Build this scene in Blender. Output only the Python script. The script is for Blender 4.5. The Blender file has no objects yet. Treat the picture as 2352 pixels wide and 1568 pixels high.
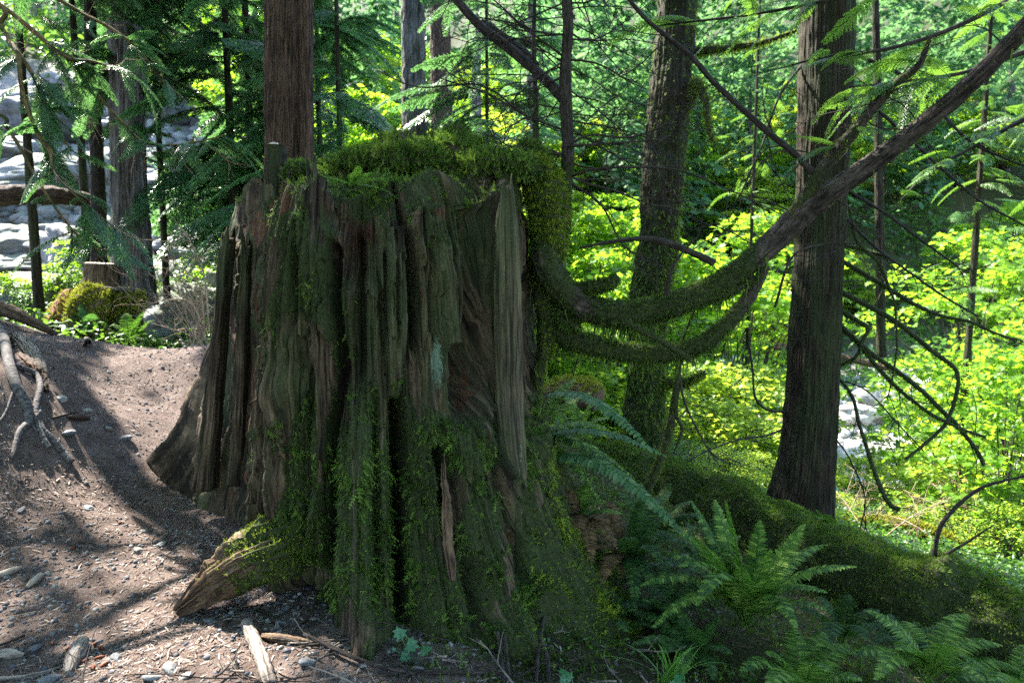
import bpy, math, random
import numpy as np
from mathutils import Vector, Matrix

random.seed(7)
R = np.random.default_rng(11)
rad = math.radians
SC = bpy.context.scene
COL = SC.collection

# ------------------------------------------------------------------ camera, sky, sun, exposure
PITCH = rad(6.0)
CAMZ = 1.6
cd = bpy.data.cameras.new("camera")
cd.lens = 24.0
cd.sensor_width = 36.0
cd.clip_start = 0.05
cd.clip_end = 600
cd.dof.use_dof = True
cd.dof.focus_distance = 3.3
cd.dof.aperture_fstop = 3.2
cam = bpy.data.objects.new("camera", cd)
COL.objects.link(cam)
cam.location = (0, 0, CAMZ)
cam.rotation_euler = (rad(90) - PITCH, 0, 0)
SC.camera = cam

SUN_DIR = Vector((-0.60, 0.50, 0.85)).normalized()      # towards the sun: behind and to the left
w = bpy.data.worlds.new("World")
SC.world = w
w.use_nodes = True
nt = w.node_tree
sky = nt.nodes.new("ShaderNodeTexSky")
sky.sky_type = 'NISHITA'
sky.sun_disc = False
sky.sun_elevation = math.asin(SUN_DIR.z)
sky.sun_rotation = math.atan2(SUN_DIR.x, SUN_DIR.y)
nt.links.new(sky.outputs[0], nt.nodes["Background"].inputs[0])
nt.nodes["Background"].inputs[1].default_value = 0.15
ld = bpy.data.lights.new("sun", 'SUN')
ld.energy = 5.0
ld.angle = rad(0.5)
ld.color = (1.0, 0.93, 0.82)
sun = bpy.data.objects.new("sun", ld)
COL.objects.link(sun)
sun.rotation_euler = SUN_DIR.to_track_quat('Z', 'Y').to_euler()
SC.view_settings.view_transform = 'Standard'
SC.view_settings.look = 'None'
SC.view_settings.gamma = 1
SC.view_settings.exposure = 2.9
SC.render.engine = 'CYCLES'
cy = SC.cycles
cy.max_bounces = 6
cy.diffuse_bounces = 4
cy.glossy_bounces = 2
cy.transmission_bounces = 4
cy.transparent_max_bounces = 4
cy.sample_clamp_indirect = 6
cy.caustics_reflective = False
cy.caustics_refractive = False
cy.use_denoising = False

# ------------------------------------------------------------------ measuring helpers
F = 1568.0
CP, SP = math.cos(PITCH), math.sin(PITCH)
def at(px, py, Y):
    """point at distance Y in front of the photographer seen at (px, py) of a 2352 wide picture"""
    x = (px - 1176) / F
    u = (784 - py) / F
    dy = CP + u * SP
    dz = -SP + u * CP
    t = Y / dy
    return np.array([x * t, Y, CAMZ + dz * t])
def proj(P):
    y = P[..., 1]; z = P[..., 2] - CAMZ
    d = y * CP - z * SP
    u = y * SP + z * CP
    d = np.maximum(d, 0.05)
    return 1176 + F * P[..., 0] / d, 784 - F * u / d
def mpp(Y):
    return Y / F

# ------------------------------------------------------------------ noise
_G = R.normal(size=(256, 3)); _G /= np.linalg.norm(_G, axis=1)[:, None]
_P = R.permutation(256)
def pn(p, seed=0):
    p = np.asarray(p, float) + seed * 17.31
    i = np.floor(p).astype(np.int64); f = p - i
    u = f * f * f * (f * (f * 6 - 15) + 10)
    out = 0
    for dx in (0, 1):
        wx = u[:, 0] if dx else 1 - u[:, 0]
        hx = _P[(i[:, 0] + dx) & 255]
        for dy in (0, 1):
            wy = wx * (u[:, 1] if dy else 1 - u[:, 1])
            hy = _P[(hx + i[:, 1] + dy) & 255]
            for dz in (0, 1):
                wz = wy * (u[:, 2] if dz else 1 - u[:, 2])
                g = _G[_P[(hy + i[:, 2] + dz) & 255]]
                out = out + wz * (g[:, 0] * (f[:, 0] - dx) + g[:, 1] * (f[:, 1] - dy) + g[:, 2] * (f[:, 2] - dz))
    return out * 1.5
def fbm(p, octs=3, seed=0):
    s, a, k = 0, 1.0, 1.0
    for o in range(octs):
        s = s + a * pn(np.asarray(p) * k, seed + o); a *= .5; k *= 2.03
    return s
def smooth(a, b, x):
    t = np.clip((x - a) / (b - a), 0, 1); return t * t * (3 - 2 * t)

# ------------------------------------------------------------------ mesh helpers
def mk(name, V, Q=None, T=None, mat=None, parent=None, smooth_=True, attrs=None, local=False, mi=None):
    """link V with quads Q and triangles T as ONE mesh object; V is in world space unless local"""
    V = np.asarray(V, np.float32).reshape(-1, 3)
    if parent is not None and not local:
        V = V - np.array(wloc(parent), np.float32)
    Q = np.zeros((0, 4), np.int32) if Q is None else np.asarray(Q, np.int32).reshape(-1, 4)
    T = np.zeros((0, 3), np.int32) if T is None else np.asarray(T, np.int32).reshape(-1, 3)
    me = bpy.data.meshes.new(name)
    me.vertices.add(len(V)); me.vertices.foreach_set("co", V.ravel())
    nl = Q.size + T.size
    me.loops.add(nl)
    me.loops.foreach_set("vertex_index", np.concatenate([Q.ravel(), T.ravel()]))
    me.polygons.add(len(Q) + len(T))
    st = np.concatenate([np.arange(len(Q)) * 4, Q.size + np.arange(len(T)) * 3])
    me.polygons.foreach_set("loop_start", st.astype(np.int32))
    if smooth_:
        me.polygons.foreach_set("use_smooth", np.ones(len(st), bool))
    if mat is not None:
        for m in (mat if isinstance(mat, (list, tuple)) else [mat]):
            me.materials.append(m)
    if mi is not None:
        me.polygons.foreach_set("material_index", np.asarray(mi, np.int32))
    me.update(calc_edges=True)
    for k, a in (attrs or {}).items():
        a = np.asarray(a, np.float32)
        if a.ndim == 2:
            at_ = me.attributes.new(k, 'FLOAT_VECTOR', 'POINT'); at_.data.foreach_set("vector", a.ravel())
        else:
            at_ = me.attributes.new(k, 'FLOAT', 'POINT'); at_.data.foreach_set("value", a)
    o = bpy.data.objects.new(name, me)
    COL.objects.link(o)
    if parent is not None:
        o.parent = parent
        if 'moss' not in name: LAST[0] = o
    return o
LAST = [None]
def host(parent):
    """the part that was just built carries its own moss"""
    l = LAST[0]; return l if l is not None and l.parent is parent and parent.parent is None else parent
def wloc(o):
    l = Vector((0, 0, 0))
    while o is not None:
        l = l + o.location; o = o.parent
    return l
def tag(o, label=None, cat=None, group=None, kind=None):
    if label: o['label'] = label
    if cat: o['category'] = cat
    if group: o['group'] = group
    if kind: o['kind'] = kind
    return o
def thing(name, label, cat, loc=(0, 0, 0), group=None, rz=0):
    o = bpy.data.objects.new(name, None); COL.objects.link(o)
    o.empty_display_size = .2
    o.location = tuple(float(v) for v in loc); o.rotation_euler = (0, 0, rz)
    return tag(o, label, cat, group)
def copy_tree(o, parent=None):
    c = o.copy(); COL.objects.link(c); c.parent = parent
    for ch in list(o.children):
        copy_tree(ch, c)
    return c

class Acc:
    """collects pieces of one mesh"""
    def __init__(s): s.V = []; s.Q = []; s.T = []; s.n = 0; s.A = []
    def add(s, V, Q=None, T=None, A=None):
        V = np.asarray(V, float).reshape(-1, 3)
        if Q is not None and len(Q): s.Q.append(np.asarray(Q) + s.n)
        if T is not None and len(T): s.T.append(np.asarray(T) + s.n)
        s.V.append(V); s.A.append(V if A is None else A); s.n += len(V)
    def get(s):
        return (np.concatenate(s.V), np.concatenate(s.Q) if s.Q else None, np.concatenate(s.T) if s.T else None)
    def build(s, name, mat, parent=None, **k):
        V, Q, T = s.get()
        return mk(name, V, Q, T, mat, parent, attrs={'bk': np.concatenate(s.A)}, **k)

def resample(pts, n):
    pts = np.asarray(pts, float)
    if len(pts) == 2:
        t = np.linspace(0, 1, n)[:, None]; return pts[0] * (1 - t) + pts[1] * t
    P = np.vstack([2 * pts[0] - pts[1], pts, 2 * pts[-1] - pts[-2]])
    d = np.concatenate([[0], np.cumsum(np.linalg.norm(np.diff(pts[:, :3], axis=0), axis=1))])
    s = np.linspace(0, d[-1], n)
    k = np.clip(np.searchsorted(d, s, side='right') - 1, 0, len(pts) - 2)
    t = ((s - d[k]) / np.maximum(d[k + 1] - d[k], 1e-9))[:, None]
    p0, p1, p2, p3 = P[k], P[k + 1], P[k + 2], P[k + 3]
    return .5 * (2 * p1 + (p2 - p0) * t + (2 * p0 - 5 * p1 + 4 * p2 - p3) * t ** 2 + (3 * p1 - p0 - 3 * p2 + p3) * t ** 3)
def frames(C):
    T = np.gradient(C, axis=0); T /= np.maximum(np.linalg.norm(T, axis=1)[:, None], 1e-9)
    N = np.zeros_like(T)
    a = np.array([1., 0, 0]) if abs(T[0, 0]) < .8 else np.array([0, 1., 0])
    n = a - T[0] * (a @ T[0]); n /= np.linalg.norm(n); N[0] = n
    for i in range(1, len(T)):
        n = n - T[i] * (n @ T[i]); n /= max(np.linalg.norm(n), 1e-9); N[i] = n
    return T, N, np.cross(T, N)
def tube(pts, rads, seg=12, n=None, amp=0.0, flute=0.0, fk=8, seed=0, cap=True, lump=2.0):
    """tapered tube through pts; returns V, Q, T, bark coords"""
    pts = np.asarray(pts, float); rads = np.asarray(rads, float)
    if n is None: n = max(2, len(pts) * 4)
    X = resample(np.hstack([pts, rads[:, None]]), n)
    C, r = X[:, :3], np.maximum(X[:, 3], 1e-4)
    T, N, B = frames(C)
    ph = np.linspace(0, 2 * math.pi, seg, endpoint=False)
    L = np.concatenate([[0], np.cumsum(np.linalg.norm(np.diff(C, axis=0), axis=1))])
    cs, sn = np.cos(ph), np.sin(ph)
    rr = np.repeat(r[:, None], seg, 1)
    if amp or flute:
        rm = max(r.mean(), 1e-3)
        q = np.stack([np.tile(cs * rm, n), np.tile(sn * rm, n), np.repeat(L, seg)], 1)
        if amp: rr = rr * (1 + amp * fbm(q * lump / rm * .5, 3, seed).reshape(n, seg))
        if flute:
            q2 = np.stack([np.tile(cs, n) * fk, np.tile(sn, n) * fk, np.repeat(L, seg) * 1.1], 1)
            f = 1 - np.abs(fbm(q2, 2, seed + 5)) * 2.2
            rr = rr + flute * (.5 - np.clip(f, 0, 1)).reshape(n, seg) 
    V = C[:, None] + rr[..., None] * (cs[None, :, None] * N[:, None] + sn[None, :, None] * B[:, None])
    A = np.stack([np.tile(cs, (n, 1)) * r.mean(), np.tile(sn, (n, 1)) * r.mean(), np.repeat(L[:, None], seg, 1)], 2).reshape(-1, 3)
    V = V.reshape(-1, 3)
    i = np.arange(n - 1)[:, None] * seg; j = np.arange(seg)[None]; j2 = (j + 1) % seg
    Q = np.stack([i + j, i + j2, i + seg + j2, i + seg + j], -1).reshape(-1, 4)
    Tn = None
    if cap:
        c0, c1 = len(V), len(V) + 1
        V = np.vstack([V, C[0], C[-1]]); A = np.vstack([A, [0, 0, 0], [0, 0, L[-1]]])
        j = np.arange(seg); j2 = (j + 1) % seg
        e = (n - 1) * seg
        Tn = np.vstack([np.stack([np.full(seg, c0), j2, j], 1), np.stack([np.full(seg, c1), e + j, e + j2], 1)])
    return V, Q, Tn, A
def ptube(pp, **k):
    """tube through (px, py, Y, radius in px) stations"""
    pts = [at(a, b, c) for a, b, c, d in pp]
    return tube(pts, [d * mpp(c) for a, b, c, d in pp], **k)

def basis(D, N):
    """orthonormal frames: z along D, y near N"""
    D = D / np.maximum(np.linalg.norm(D, axis=1)[:, None], 1e-9)
    X = np.cross(N, D); l = np.linalg.norm(X, axis=1)[:, None]
    X = np.where(l < 1e-4, np.cross(np.array([1., .3, .2]), D), X); X /= np.maximum(np.linalg.norm(X, axis=1)[:, None], 1e-9)
    Y = np.cross(D, X)
    return np.stack([X, Y, D], 2)          # columns
def stamp(tv, M, P, S):
    """copies of template verts tv with frames M, places P, sizes S"""
    v = np.einsum('nij,kj->nki', M, tv) * np.asarray(S)[:, None, None] + P[:, None]
    return v.reshape(-1, 3)
def stampf(tf, k, n):
    return (tf[None] + (np.arange(n) * k)[:, None, None]).reshape(-1, tf.shape[1])
def face_info(V, Q):
    a, b, c, d = V[Q[:, 0]], V[Q[:, 1]], V[Q[:, 2]], V[Q[:, 3]]
    n = np.cross(c - a, d - b); ar = np.linalg.norm(n, axis=1) * .5
    return (a + b + c + d) / 4, n / np.maximum(2 * ar[:, None], 1e-12), ar

# ------------------------------------------------------------------ materials
def nodes(name):
    m = bpy.data.materials.new(name); m.use_nodes = True
    t = m.node_tree; t.nodes.clear()
    o = t.nodes.new("ShaderNodeOutputMaterial")
    return m, t, o
def N_(t, kind, **k):
    n = t.nodes.new(kind)
    for a, b in k.items():
        if a in n.inputs.keys(): n.inputs[a].default_value = b
        else: setattr(n, a, b)
    return n
def ramp(t, fac, stops):
    r = t.nodes.new("ShaderNodeValToRGB")
    el = r.color_ramp.elements
    while len(el) > 1: el.remove(el[-1])
    el[0].position = stops[0][0]; el[0].color = (*stops[0][1], 1)
    for p, c in stops[1:]:
        e = el.new(p); e.color = (*c, 1)
    t.links.new(fac, r.inputs[0]); return r
def mixc(t, fac, a, b, mode='MIX'):
    m = t.nodes.new("ShaderNodeMix"); m.data_type = 'RGBA'; m.blend_type = mode
    for i, v in ((0, fac), (6, a), (7, b)):
        if isinstance(v, (int, float)): m.inputs[i].default_value = v
        elif isinstance(v, tuple): m.inputs[i].default_value = (*v, 1)
        else: t.links.new(v, m.inputs[i])
    return m.outputs[2]
def math_(t, op, a, b=None, clamp=False):
    m = t.nodes.new("ShaderNodeMath"); m.operation = op; m.use_clamp = clamp
    for i, v in ((0, a), (1, b)):
        if v is None: continue
        if isinstance(v, (int, float)): m.inputs[i].default_value = v
        else: t.links.new(v, m.inputs[i])
    return m.outputs[0]
def noise(t, vec, scale, detail=4, rough=.6, dist=0.0):
    n = N_(t, "ShaderNodeTexNoise", Scale=scale, Detail=detail, Roughness=rough, Distortion=dist)
    t.links.new(vec, n.inputs["Vector"]); return n.outputs["Fac"]
def mapv(t, vec, s):
    m = t.nodes.new("ShaderNodeMapping"); m.inputs["Scale"].default_value = s
    t.links.new(vec, m.inputs["Vector"]); return m.outputs[0]

def mat_wood(name, cols, sc=(22, 22, 2.2), bump=.6, moss=0.0, mosscol=((.009, .013, .005), (.036, .048, .012)), rough=.85, algae=0.0, dist=.01):
    m, t, o = nodes(name)
    a = N_(t, "ShaderNodeAttribute", attribute_name="bk").outputs["Vector"]
    g = t.nodes.new("ShaderNodeNewGeometry").outputs["Position"]
    v = mapv(t, a, sc)
    n1 = noise(t, v, 1.0, 7, .62, .15)
    n2 = noise(t, mapv(t, a, tuple(4 * q for q in sc)), 1.0, 4, .6)
    n3 = noise(t, mapv(t, a, (sc[0] * 7, sc[1] * 7, max(sc[2] * 14, 30))), 1.0, 5, .75)
    k = math_(t, 'ADD', math_(t, 'ADD', math_(t, 'MULTIPLY', n1, .52), math_(t, 'MULTIPLY', n2, .28)), math_(t, 'MULTIPLY', n3, .20))
    c = ramp(t, k, [(.36, cols[0]), (.46, cols[1]), (.55, cols[2]), (.66, cols[-1])]).outputs[0]
    big = noise(t, g, 2.3, 3, .6)
    c = mixc(t, math_(t, 'MULTIPLY', ramp(t, big, [(.4, (0, 0, 0)), (.65, (1, 1, 1))]).outputs[0], .35), c, cols[0])
    ck = noise(t, mapv(t, a, (sc[0] * 2.6, sc[1] * 2.6, sc[2] * 1.3)), 1.0, 3, .5, .3)
    ck = ramp(t, ck, [(.36, (0, 0, 0)), (.46, (1, 1, 1))]).outputs[0]
    c = mixc(t, math_(t, 'MULTIPLY', math_(t, 'SUBTRACT', 1.0, ck), .8), c, tuple(v * .35 for v in cols[0]))
    k = math_(t, 'ADD', k, math_(t, 'MULTIPLY', ck, .35))
    if algae:
        al = noise(t, mapv(t, a, (6, 6, 1.2)), 1.0, 4, .6)
        c = mixc(t, math_(t, 'MULTIPLY', ramp(t, al, [(.42, (0, 0, 0)), (.6, (1, 1, 1))]).outputs[0], algae), c, (.036, .062, .018))
    mo = N_(t, "ShaderNodeAttribute", attribute_name="moss").outputs["Fac"]
    mn = noise(t, g, 9, 5, .7)
    mf = math_(t, 'ADD', math_(t, 'MULTIPLY', math_(t, 'ADD', mo, moss), 1.6), math_(t, 'SUBTRACT', mn, .9))
    mf = ramp(t, mf, [(.15, (0, 0, 0)), (.4, (1, 1, 1))]).outputs[0]
    mc = ramp(t, noise(t, g, 60, 3, .7), [(.3, mosscol[0]), (.7, mosscol[1])]).outputs[0]
    c = mixc(t, mf, c, mc)
    li = N_(t, "ShaderNodeAttribute", attribute_name="lichen").outputs["Fac"]
    ln = noise(t, mapv(t, a, (150, 150, 45)), 1.0, 5, .8)
    lf = ramp(t, math_(t, 'MULTIPLY', li, math_(t, 'ADD', ln, .35)), [(.46, (0, 0, 0)), (.52, (1, 1, 1))]).outputs[0]
    c = mixc(t, math_(t, 'MULTIPLY', lf, .8), c, (.15, .23, .17))
    b = N_(t, "ShaderNodeBsdfPrincipled", Roughness=rough)
    b.inputs["Specular IOR Level"].default_value = .25
    t.links.new(c, b.inputs["Base Color"])
    bp = N_(t, "ShaderNodeBump", Strength=bump, Distance=dist)
    t.links.new(math_(t, 'ADD', k, math_(t, 'MULTIPLY', math_(t, 'MULTIPLY', mf, mn), .6)), bp.inputs["Height"])
    t.links.new(bp.outputs[0], b.inputs["Normal"])
    t.links.new(b.outputs[0], o.inputs[0]); return m
def mat_leaf(name, cols, trans, tf=.45, rough=.45, spec=.4, clump=1.5):
    m, t, o = nodes(name)
    g = t.nodes.new("ShaderNodeNewGeometry")
    oi = t.nodes.new("ShaderNodeObjectInfo").outputs["Random"]
    n = noise(t, g.outputs["Position"], clump, 3, .6)
    k = math_(t, 'ADD', math_(t, 'MULTIPLY', n, .55), math_(t, 'MULTIPLY', g.outputs["Random Per Island"], .5))
    k = math_(t, 'ADD', k, math_(t, 'MULTIPLY', math_(t, 'SUBTRACT', oi, .5), .12))
    c = ramp(t, k, [(.25, cols[0]), (.5, cols[1]), (.8, cols[2])]).outputs[0]
    tc = mixc(t, k, tuple(v * .75 for v in trans), trans)
    b = N_(t, "ShaderNodeBsdfPrincipled", Roughness=rough)
    b.inputs["Specular IOR Level"].default_value = spec
    t.links.new(c, b.inputs["Base Color"])
    tr = t.nodes.new("ShaderNodeBsdfTranslucent"); t.links.new(tc, tr.inputs[0])
    mx = t.nodes.new("ShaderNodeMixShader"); mx.inputs[0].default_value = tf
    t.links.new(b.outputs[0], mx.inputs[1]); t.links.new(tr.outputs[0], mx.inputs[2])
    t.links.new(mx.outputs[0], o.inputs[0]); return m
def mat_rock(name, cols, sc=4.0, bump=.5, mossy=0.0):
    m, t, o = nodes(name)
    tc = t.nodes.new("ShaderNodeTexCoord").outputs["Object"]
    oi = t.nodes.new("ShaderNodeObjectInfo").outputs["Random"]
    n1 = noise(t, tc, sc, 8, .65, .3); n2 = noise(t, tc, sc * 9, 5, .7)
    k = math_(t, 'ADD', math_(t, 'MULTIPLY', n1, .65), math_(t, 'MULTIPLY', n2, .35))
    k = math_(t, 'ADD', k, math_(t, 'MULTIPLY', math_(t, 'SUBTRACT', oi, .5), .2))
    c = ramp(t, k, [(.3, cols[0]), (.5, cols[1]), (.7, cols[2])]).outputs[0]
    if mossy:
        nz = N_(t, "ShaderNodeSeparateXYZ"); t.links.new(t.nodes.new("ShaderNodeNewGeometry").outputs["Normal"], nz.inputs[0])
        f = math_(t, 'MULTIPLY', math_(t, 'SUBTRACT', math_(t, 'ADD', nz.outputs[2], n1), 1.0), 4, True)
        c = mixc(t, math_(t, 'MULTIPLY', f, mossy), c, (.05, .09, .02))
    b = N_(t, "ShaderNodeBsdfPrincipled", Roughness=.8)
    t.links.new(c, b.inputs["Base Color"])
    bp = N_(t, "ShaderNodeBump", Strength=bump, Distance=.03)
    t.links.new(k, bp.inputs["Height"]); t.links.new(bp.outputs[0], b.inputs["Normal"])
    t.links.new(b.outputs[0], o.inputs[0]); return m
def mat_ground():
    m, t, o = nodes("ground")
    p = t.nodes.new("ShaderNodeNewGeometry").outputs["Position"]
    z = N_(t, "ShaderNodeAttribute", attribute_name="zone").outputs["Fac"]     # 0 trodden path, 1 forest floor
    cr = N_(t, "ShaderNodeAttribute", attribute_name="creek").outputs["Fac"]
    n0 = noise(t, p, .9, 4, .6); n1 = noise(t, p, 7, 8, .7); n2 = noise(t, p, 70, 5, .75); n3 = noise(t, p, 240, 3, .8)
    k = math_(t, 'ADD', math_(t, 'ADD', math_(t, 'MULTIPLY', n1, .35), math_(t, 'MULTIPLY', n2, .4)), math_(t, 'MULTIPLY', n3, .25))
    c1 = ramp(t, k, [(.36, (.042, .029, .026)), (.47, (.115, .084, .073)), (.56, (.195, .150, .133)), (.68, (.31, .265, .245))]).outputs[0]
    c2 = ramp(t, k, [(.33, (.012, .012, .006)), (.48, (.03, .035, .012)), (.58, (.05, .065, .018)), (.72, (.09, .08, .04))]).outputs[0]
    c3 = ramp(t, k, [(.3, (.06, .06, .055)), (.7, (.26, .255, .24))]).outputs[0]
    zz = ramp(t, math_(t, 'ADD', z, math_(t, 'MULTIPLY', math_(t, 'SUBTRACT', n1, .5), 1.2)), [(.35, (0, 0, 0)), (.65, (1, 1, 1))]).outputs[0]
    c = mixc(t, zz, c1, c2); c = mixc(t, cr, c, c3)
    b = N_(t, "ShaderNodeBsdfPrincipled", Roughness=.95)
    b.inputs["Specular IOR Level"].default_value = .15
    t.links.new(c, b.inputs["Base Color"])
    bp = N_(t, "ShaderNodeBump", Strength=1.0, Distance=.045)
    t.links.new(k, bp.inputs["Height"]); t.links.new(bp.outputs[0], b.inputs["Normal"])
    t.links.new(b.outputs[0], o.inputs[0]); return m
def mat_island(name, cols, rough=.8, spec=.2):
    """small debris: each piece its own shade"""
    m, t, o = nodes(name)
    g = t.nodes.new("ShaderNodeNewGeometry")
    c = ramp(t, g.outputs["Random Per Island"], [(i / len(cols), c) for i, c in enumerate(cols)]); c.color_ramp.interpolation = 'CONSTANT'
    n = noise(t, g.outputs["Position"], 90, 4, .7)
    cc = mixc(t, n, c.outputs[0], (.03, .025, .02))
    b = N_(t, "ShaderNodeBsdfPrincipled", Roughness=rough)
    b.inputs["Specular IOR Level"].default_value = spec
    t.links.new(cc, b.inputs["Base Color"]); t.links.new(b.outputs[0], o.inputs[0]); return m

M = {}
M['stump'] = mat_wood("weathered_stump_wood", [(.004, .003, .002), (.030, .019, .011), (.088, .061, .037), (.21, .162, .108)], sc=(30, 30, 1.4), bump=1.0, algae=.5, dist=.02)
M['rot_and_shade'] = mat_wood("rotten_red_wood_and_shade", [(.012, .006, .004), (.040, .019, .010), (.085, .040, .020), (.17, .09, .045)], sc=(30, 30, 2), bump=.8, dist=.015)  # also stands in for shade in the stump's left bay
M['pale'] = mat_wood("pale_split_wood", [(.010, .008, .005), (.050, .042, .025), (.105, .090, .055), (.20, .18, .12)], sc=(40, 40, 1.6), bump=.6, algae=.35, dist=.01)
M['tan'] = mat_wood("tan_root_wood", [(.03, .018, .011), (.085, .052, .031), (.16, .105, .065), (.27, .19, .125)], sc=(30, 30, 5), bump=.8, dist=.015)
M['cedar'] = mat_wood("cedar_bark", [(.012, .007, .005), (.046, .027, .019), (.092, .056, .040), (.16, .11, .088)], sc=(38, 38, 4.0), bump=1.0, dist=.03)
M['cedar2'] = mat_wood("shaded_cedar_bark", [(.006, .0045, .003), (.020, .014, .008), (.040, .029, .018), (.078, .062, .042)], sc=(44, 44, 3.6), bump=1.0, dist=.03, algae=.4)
M['greybark'] = mat_wood("grey_far_bark", [(.02, .017, .016), (.075, .066, .062), (.15, .135, .13), (.30, .285, .28)], sc=(14, 14, 1.2), bump=.8, dist=.03)
M['branch'] = mat_wood("dark_branch_bark", [(.006, .005, .004), (.018, .014, .011), (.04, .032, .027), (.09, .075, .065)], sc=(60, 60, 12), bump=.5, dist=.006)
M['limb'] = mat_wood("flaky_limb_bark", [(.008, .006, .005), (.032, .024, .020), (.066, .051, .046), (.14, .115, .105)], sc=(26, 26, 7), bump=1.0, dist=.02)
M['twig'] = mat_wood("twig_bark", [(.007, .005, .004), (.022, .017, .013), (.05, .04, .032), (.11, .09, .075)], sc=(90, 90, 14), bump=.2)
M['mosslimb'] = mat_wood("mossy_bark", [(.010, .008, .007), (.035, .026, .022), (.06, .05, .04), (.1, .09, .07)], sc=(60, 60, 12), bump=.6, moss=.75)
M['ywood'] = mat_wood("yellow_moss_bark", [(.03, .02, .012), (.10, .07, .03), (.18, .13, .05), (.26, .2, .09)], sc=(60, 60, 12), bump=.4)
M['drygrey'] = mat_wood("dry_grey_wood", [(.07, .055, .045), (.20, .165, .14), (.33, .28, .24), (.46, .41, .36)], sc=(40, 40, 5), bump=.7, dist=.01)
M['root'] = mat_wood("grey_root_bark", [(.025, .022, .022), (.075, .068, .068), (.135, .125, .125), (.22, .205, .205)], sc=(14, 14, 60), bump=.7, dist=.006)
M['tanstick'] = mat_wood("dead_twig_bark", [(.15, .09, .06), (.28, .19, .13), (.42, .31, .22), (.55, .44, .34)], sc=(60, 60, 9), bump=.2)
M['moss'] = mat_leaf("feather_moss", [(.006, .012, .004), (.040, .080, .012), (.135, .215, .036)], (.14, .25, .03), tf=.32, rough=.7, spec=.15, clump=5)
M['mossbright'] = mat_leaf("bright_moss", [(.020, .036, .005), (.10, .15, .012), (.26, .32, .04)], (.24, .34, .03), tf=.38, rough=.7, spec=.15, clump=4)
M['mosslog'] = mat_leaf("log_moss", [(.014, .028, .006), (.055, .110, .014), (.15, .235, .035)], (.16, .28, .03), tf=.3, rough=.7, spec=.15, clump=5)
M['mossyellow'] = mat_leaf("yellow_moss", [(.09, .11, .010), (.20, .22, .020), (.30, .30, .04)], (.30, .34, .03), tf=.3, rough=.7, spec=.15, clump=4)
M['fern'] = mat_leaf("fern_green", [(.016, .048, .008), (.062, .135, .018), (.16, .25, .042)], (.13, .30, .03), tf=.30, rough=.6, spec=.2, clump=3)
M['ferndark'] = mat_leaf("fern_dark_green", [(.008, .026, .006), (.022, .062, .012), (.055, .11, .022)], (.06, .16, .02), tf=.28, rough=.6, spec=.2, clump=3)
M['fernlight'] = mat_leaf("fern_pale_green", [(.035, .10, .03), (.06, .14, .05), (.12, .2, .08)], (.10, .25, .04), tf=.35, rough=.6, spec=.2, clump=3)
M['ferndead'] = mat_leaf("fern_dead_brown", [(.05, .028, .012), (.10, .06, .025), (.16, .10, .045)], (.12, .07, .02), tf=.25, rough=.7, spec=.2)
M['maple'] = mat_leaf("maple_leaf", [(.045, .12, .010), (.08, .18, .015), (.12, .23, .02)], (.36, .64, .03), tf=.55, rough=.45, spec=.35, clump=.8)
M['maple2'] = mat_leaf("maple_leaf_yellow", [(.07, .15, .012), (.12, .21, .02), (.18, .27, .03)], (.56, .74, .06), tf=.55, rough=.45, spec=.35, clump=.8)
M['needle'] = mat_leaf("conifer_needle", [(.020, .065, .030), (.042, .115, .048), (.08, .17, .075)], (.15, .34, .09), tf=.42, rough=.35, spec=.6, clump=1.2)
M['needle2'] = mat_leaf("hemlock_needle", [(.025, .08, .016), (.05, .13, .025), (.09, .19, .04)], (.20, .40, .04), tf=.5, rough=.35, spec=.5, clump=1.2)
M['needlefar'] = mat_leaf("far_needle", [(.03, .085, .045), (.055, .14, .06), (.09, .19, .08)], (.16, .36, .11), tf=.5, rough=.5, spec=.4, clump=.5)
M['shrub'] = mat_leaf("shrub_leaf", [(.02, .07, .015), (.04, .11, .022), (.08, .16, .035)], (.16, .34, .03), tf=.45, rough=.4, spec=.45)
M['ivy'] = mat_leaf("groundsel_leaf", [(.025, .10, .05), (.04, .14, .07), (.05, .16, .08)], (.06, .2, .05), tf=.3, rough=.5)
M['grass'] = mat_leaf("grass_blade", [(.04, .11, .02), (.07, .17, .03), (.10, .22, .04)], (.12, .3, .03), tf=.4, rough=.4)
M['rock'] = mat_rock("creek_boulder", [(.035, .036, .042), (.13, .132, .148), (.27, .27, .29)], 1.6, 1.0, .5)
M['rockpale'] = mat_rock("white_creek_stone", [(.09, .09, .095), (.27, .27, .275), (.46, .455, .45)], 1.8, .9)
M['stone'] = mat_rock("path_stone", [(.05, .055, .065), (.11, .12, .135), (.22, .225, .23)], 14, .5)
M['stonepale'] = mat_rock("pale_path_stone", [(.12, .12, .12), (.22, .215, .21), (.36, .35, .34)], 14, .5)
M['ground'] = mat_ground()
M['litter'] = mat_island("needle_litter", [(.10, .06, .05), (.20, .14, .11), (.38, .29, .24), (.52, .46, .42), (.14, .08, .05), (.44, .38, .34)])
M['darklitter'] = mat_island("dark_leaf_litter", [(.03, .02, .012), (.07, .045, .025), (.12, .08, .045), (.05, .05, .02), (.16, .12, .08)])
M['gravel'] = mat_island("gravel", [(.06, .065, .08), (.13, .14, .17), (.22, .22, .24), (.09, .10, .14), (.36, .36, .36), (.18, .165, .155)])
M['redchip'] = mat_wood("red_bark_chip", [(.05, .015, .008), (.14, .04, .02), (.25, .08, .035), (.34, .14, .07)], sc=(40, 40, 8), bump=.5)
M['cut'] = mat_wood("sawn_wood_face", [(.35, .28, .2), (.5, .42, .32), (.6, .52, .42), (.7, .62, .52)], sc=(60, 60, 60), bump=.1)

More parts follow.
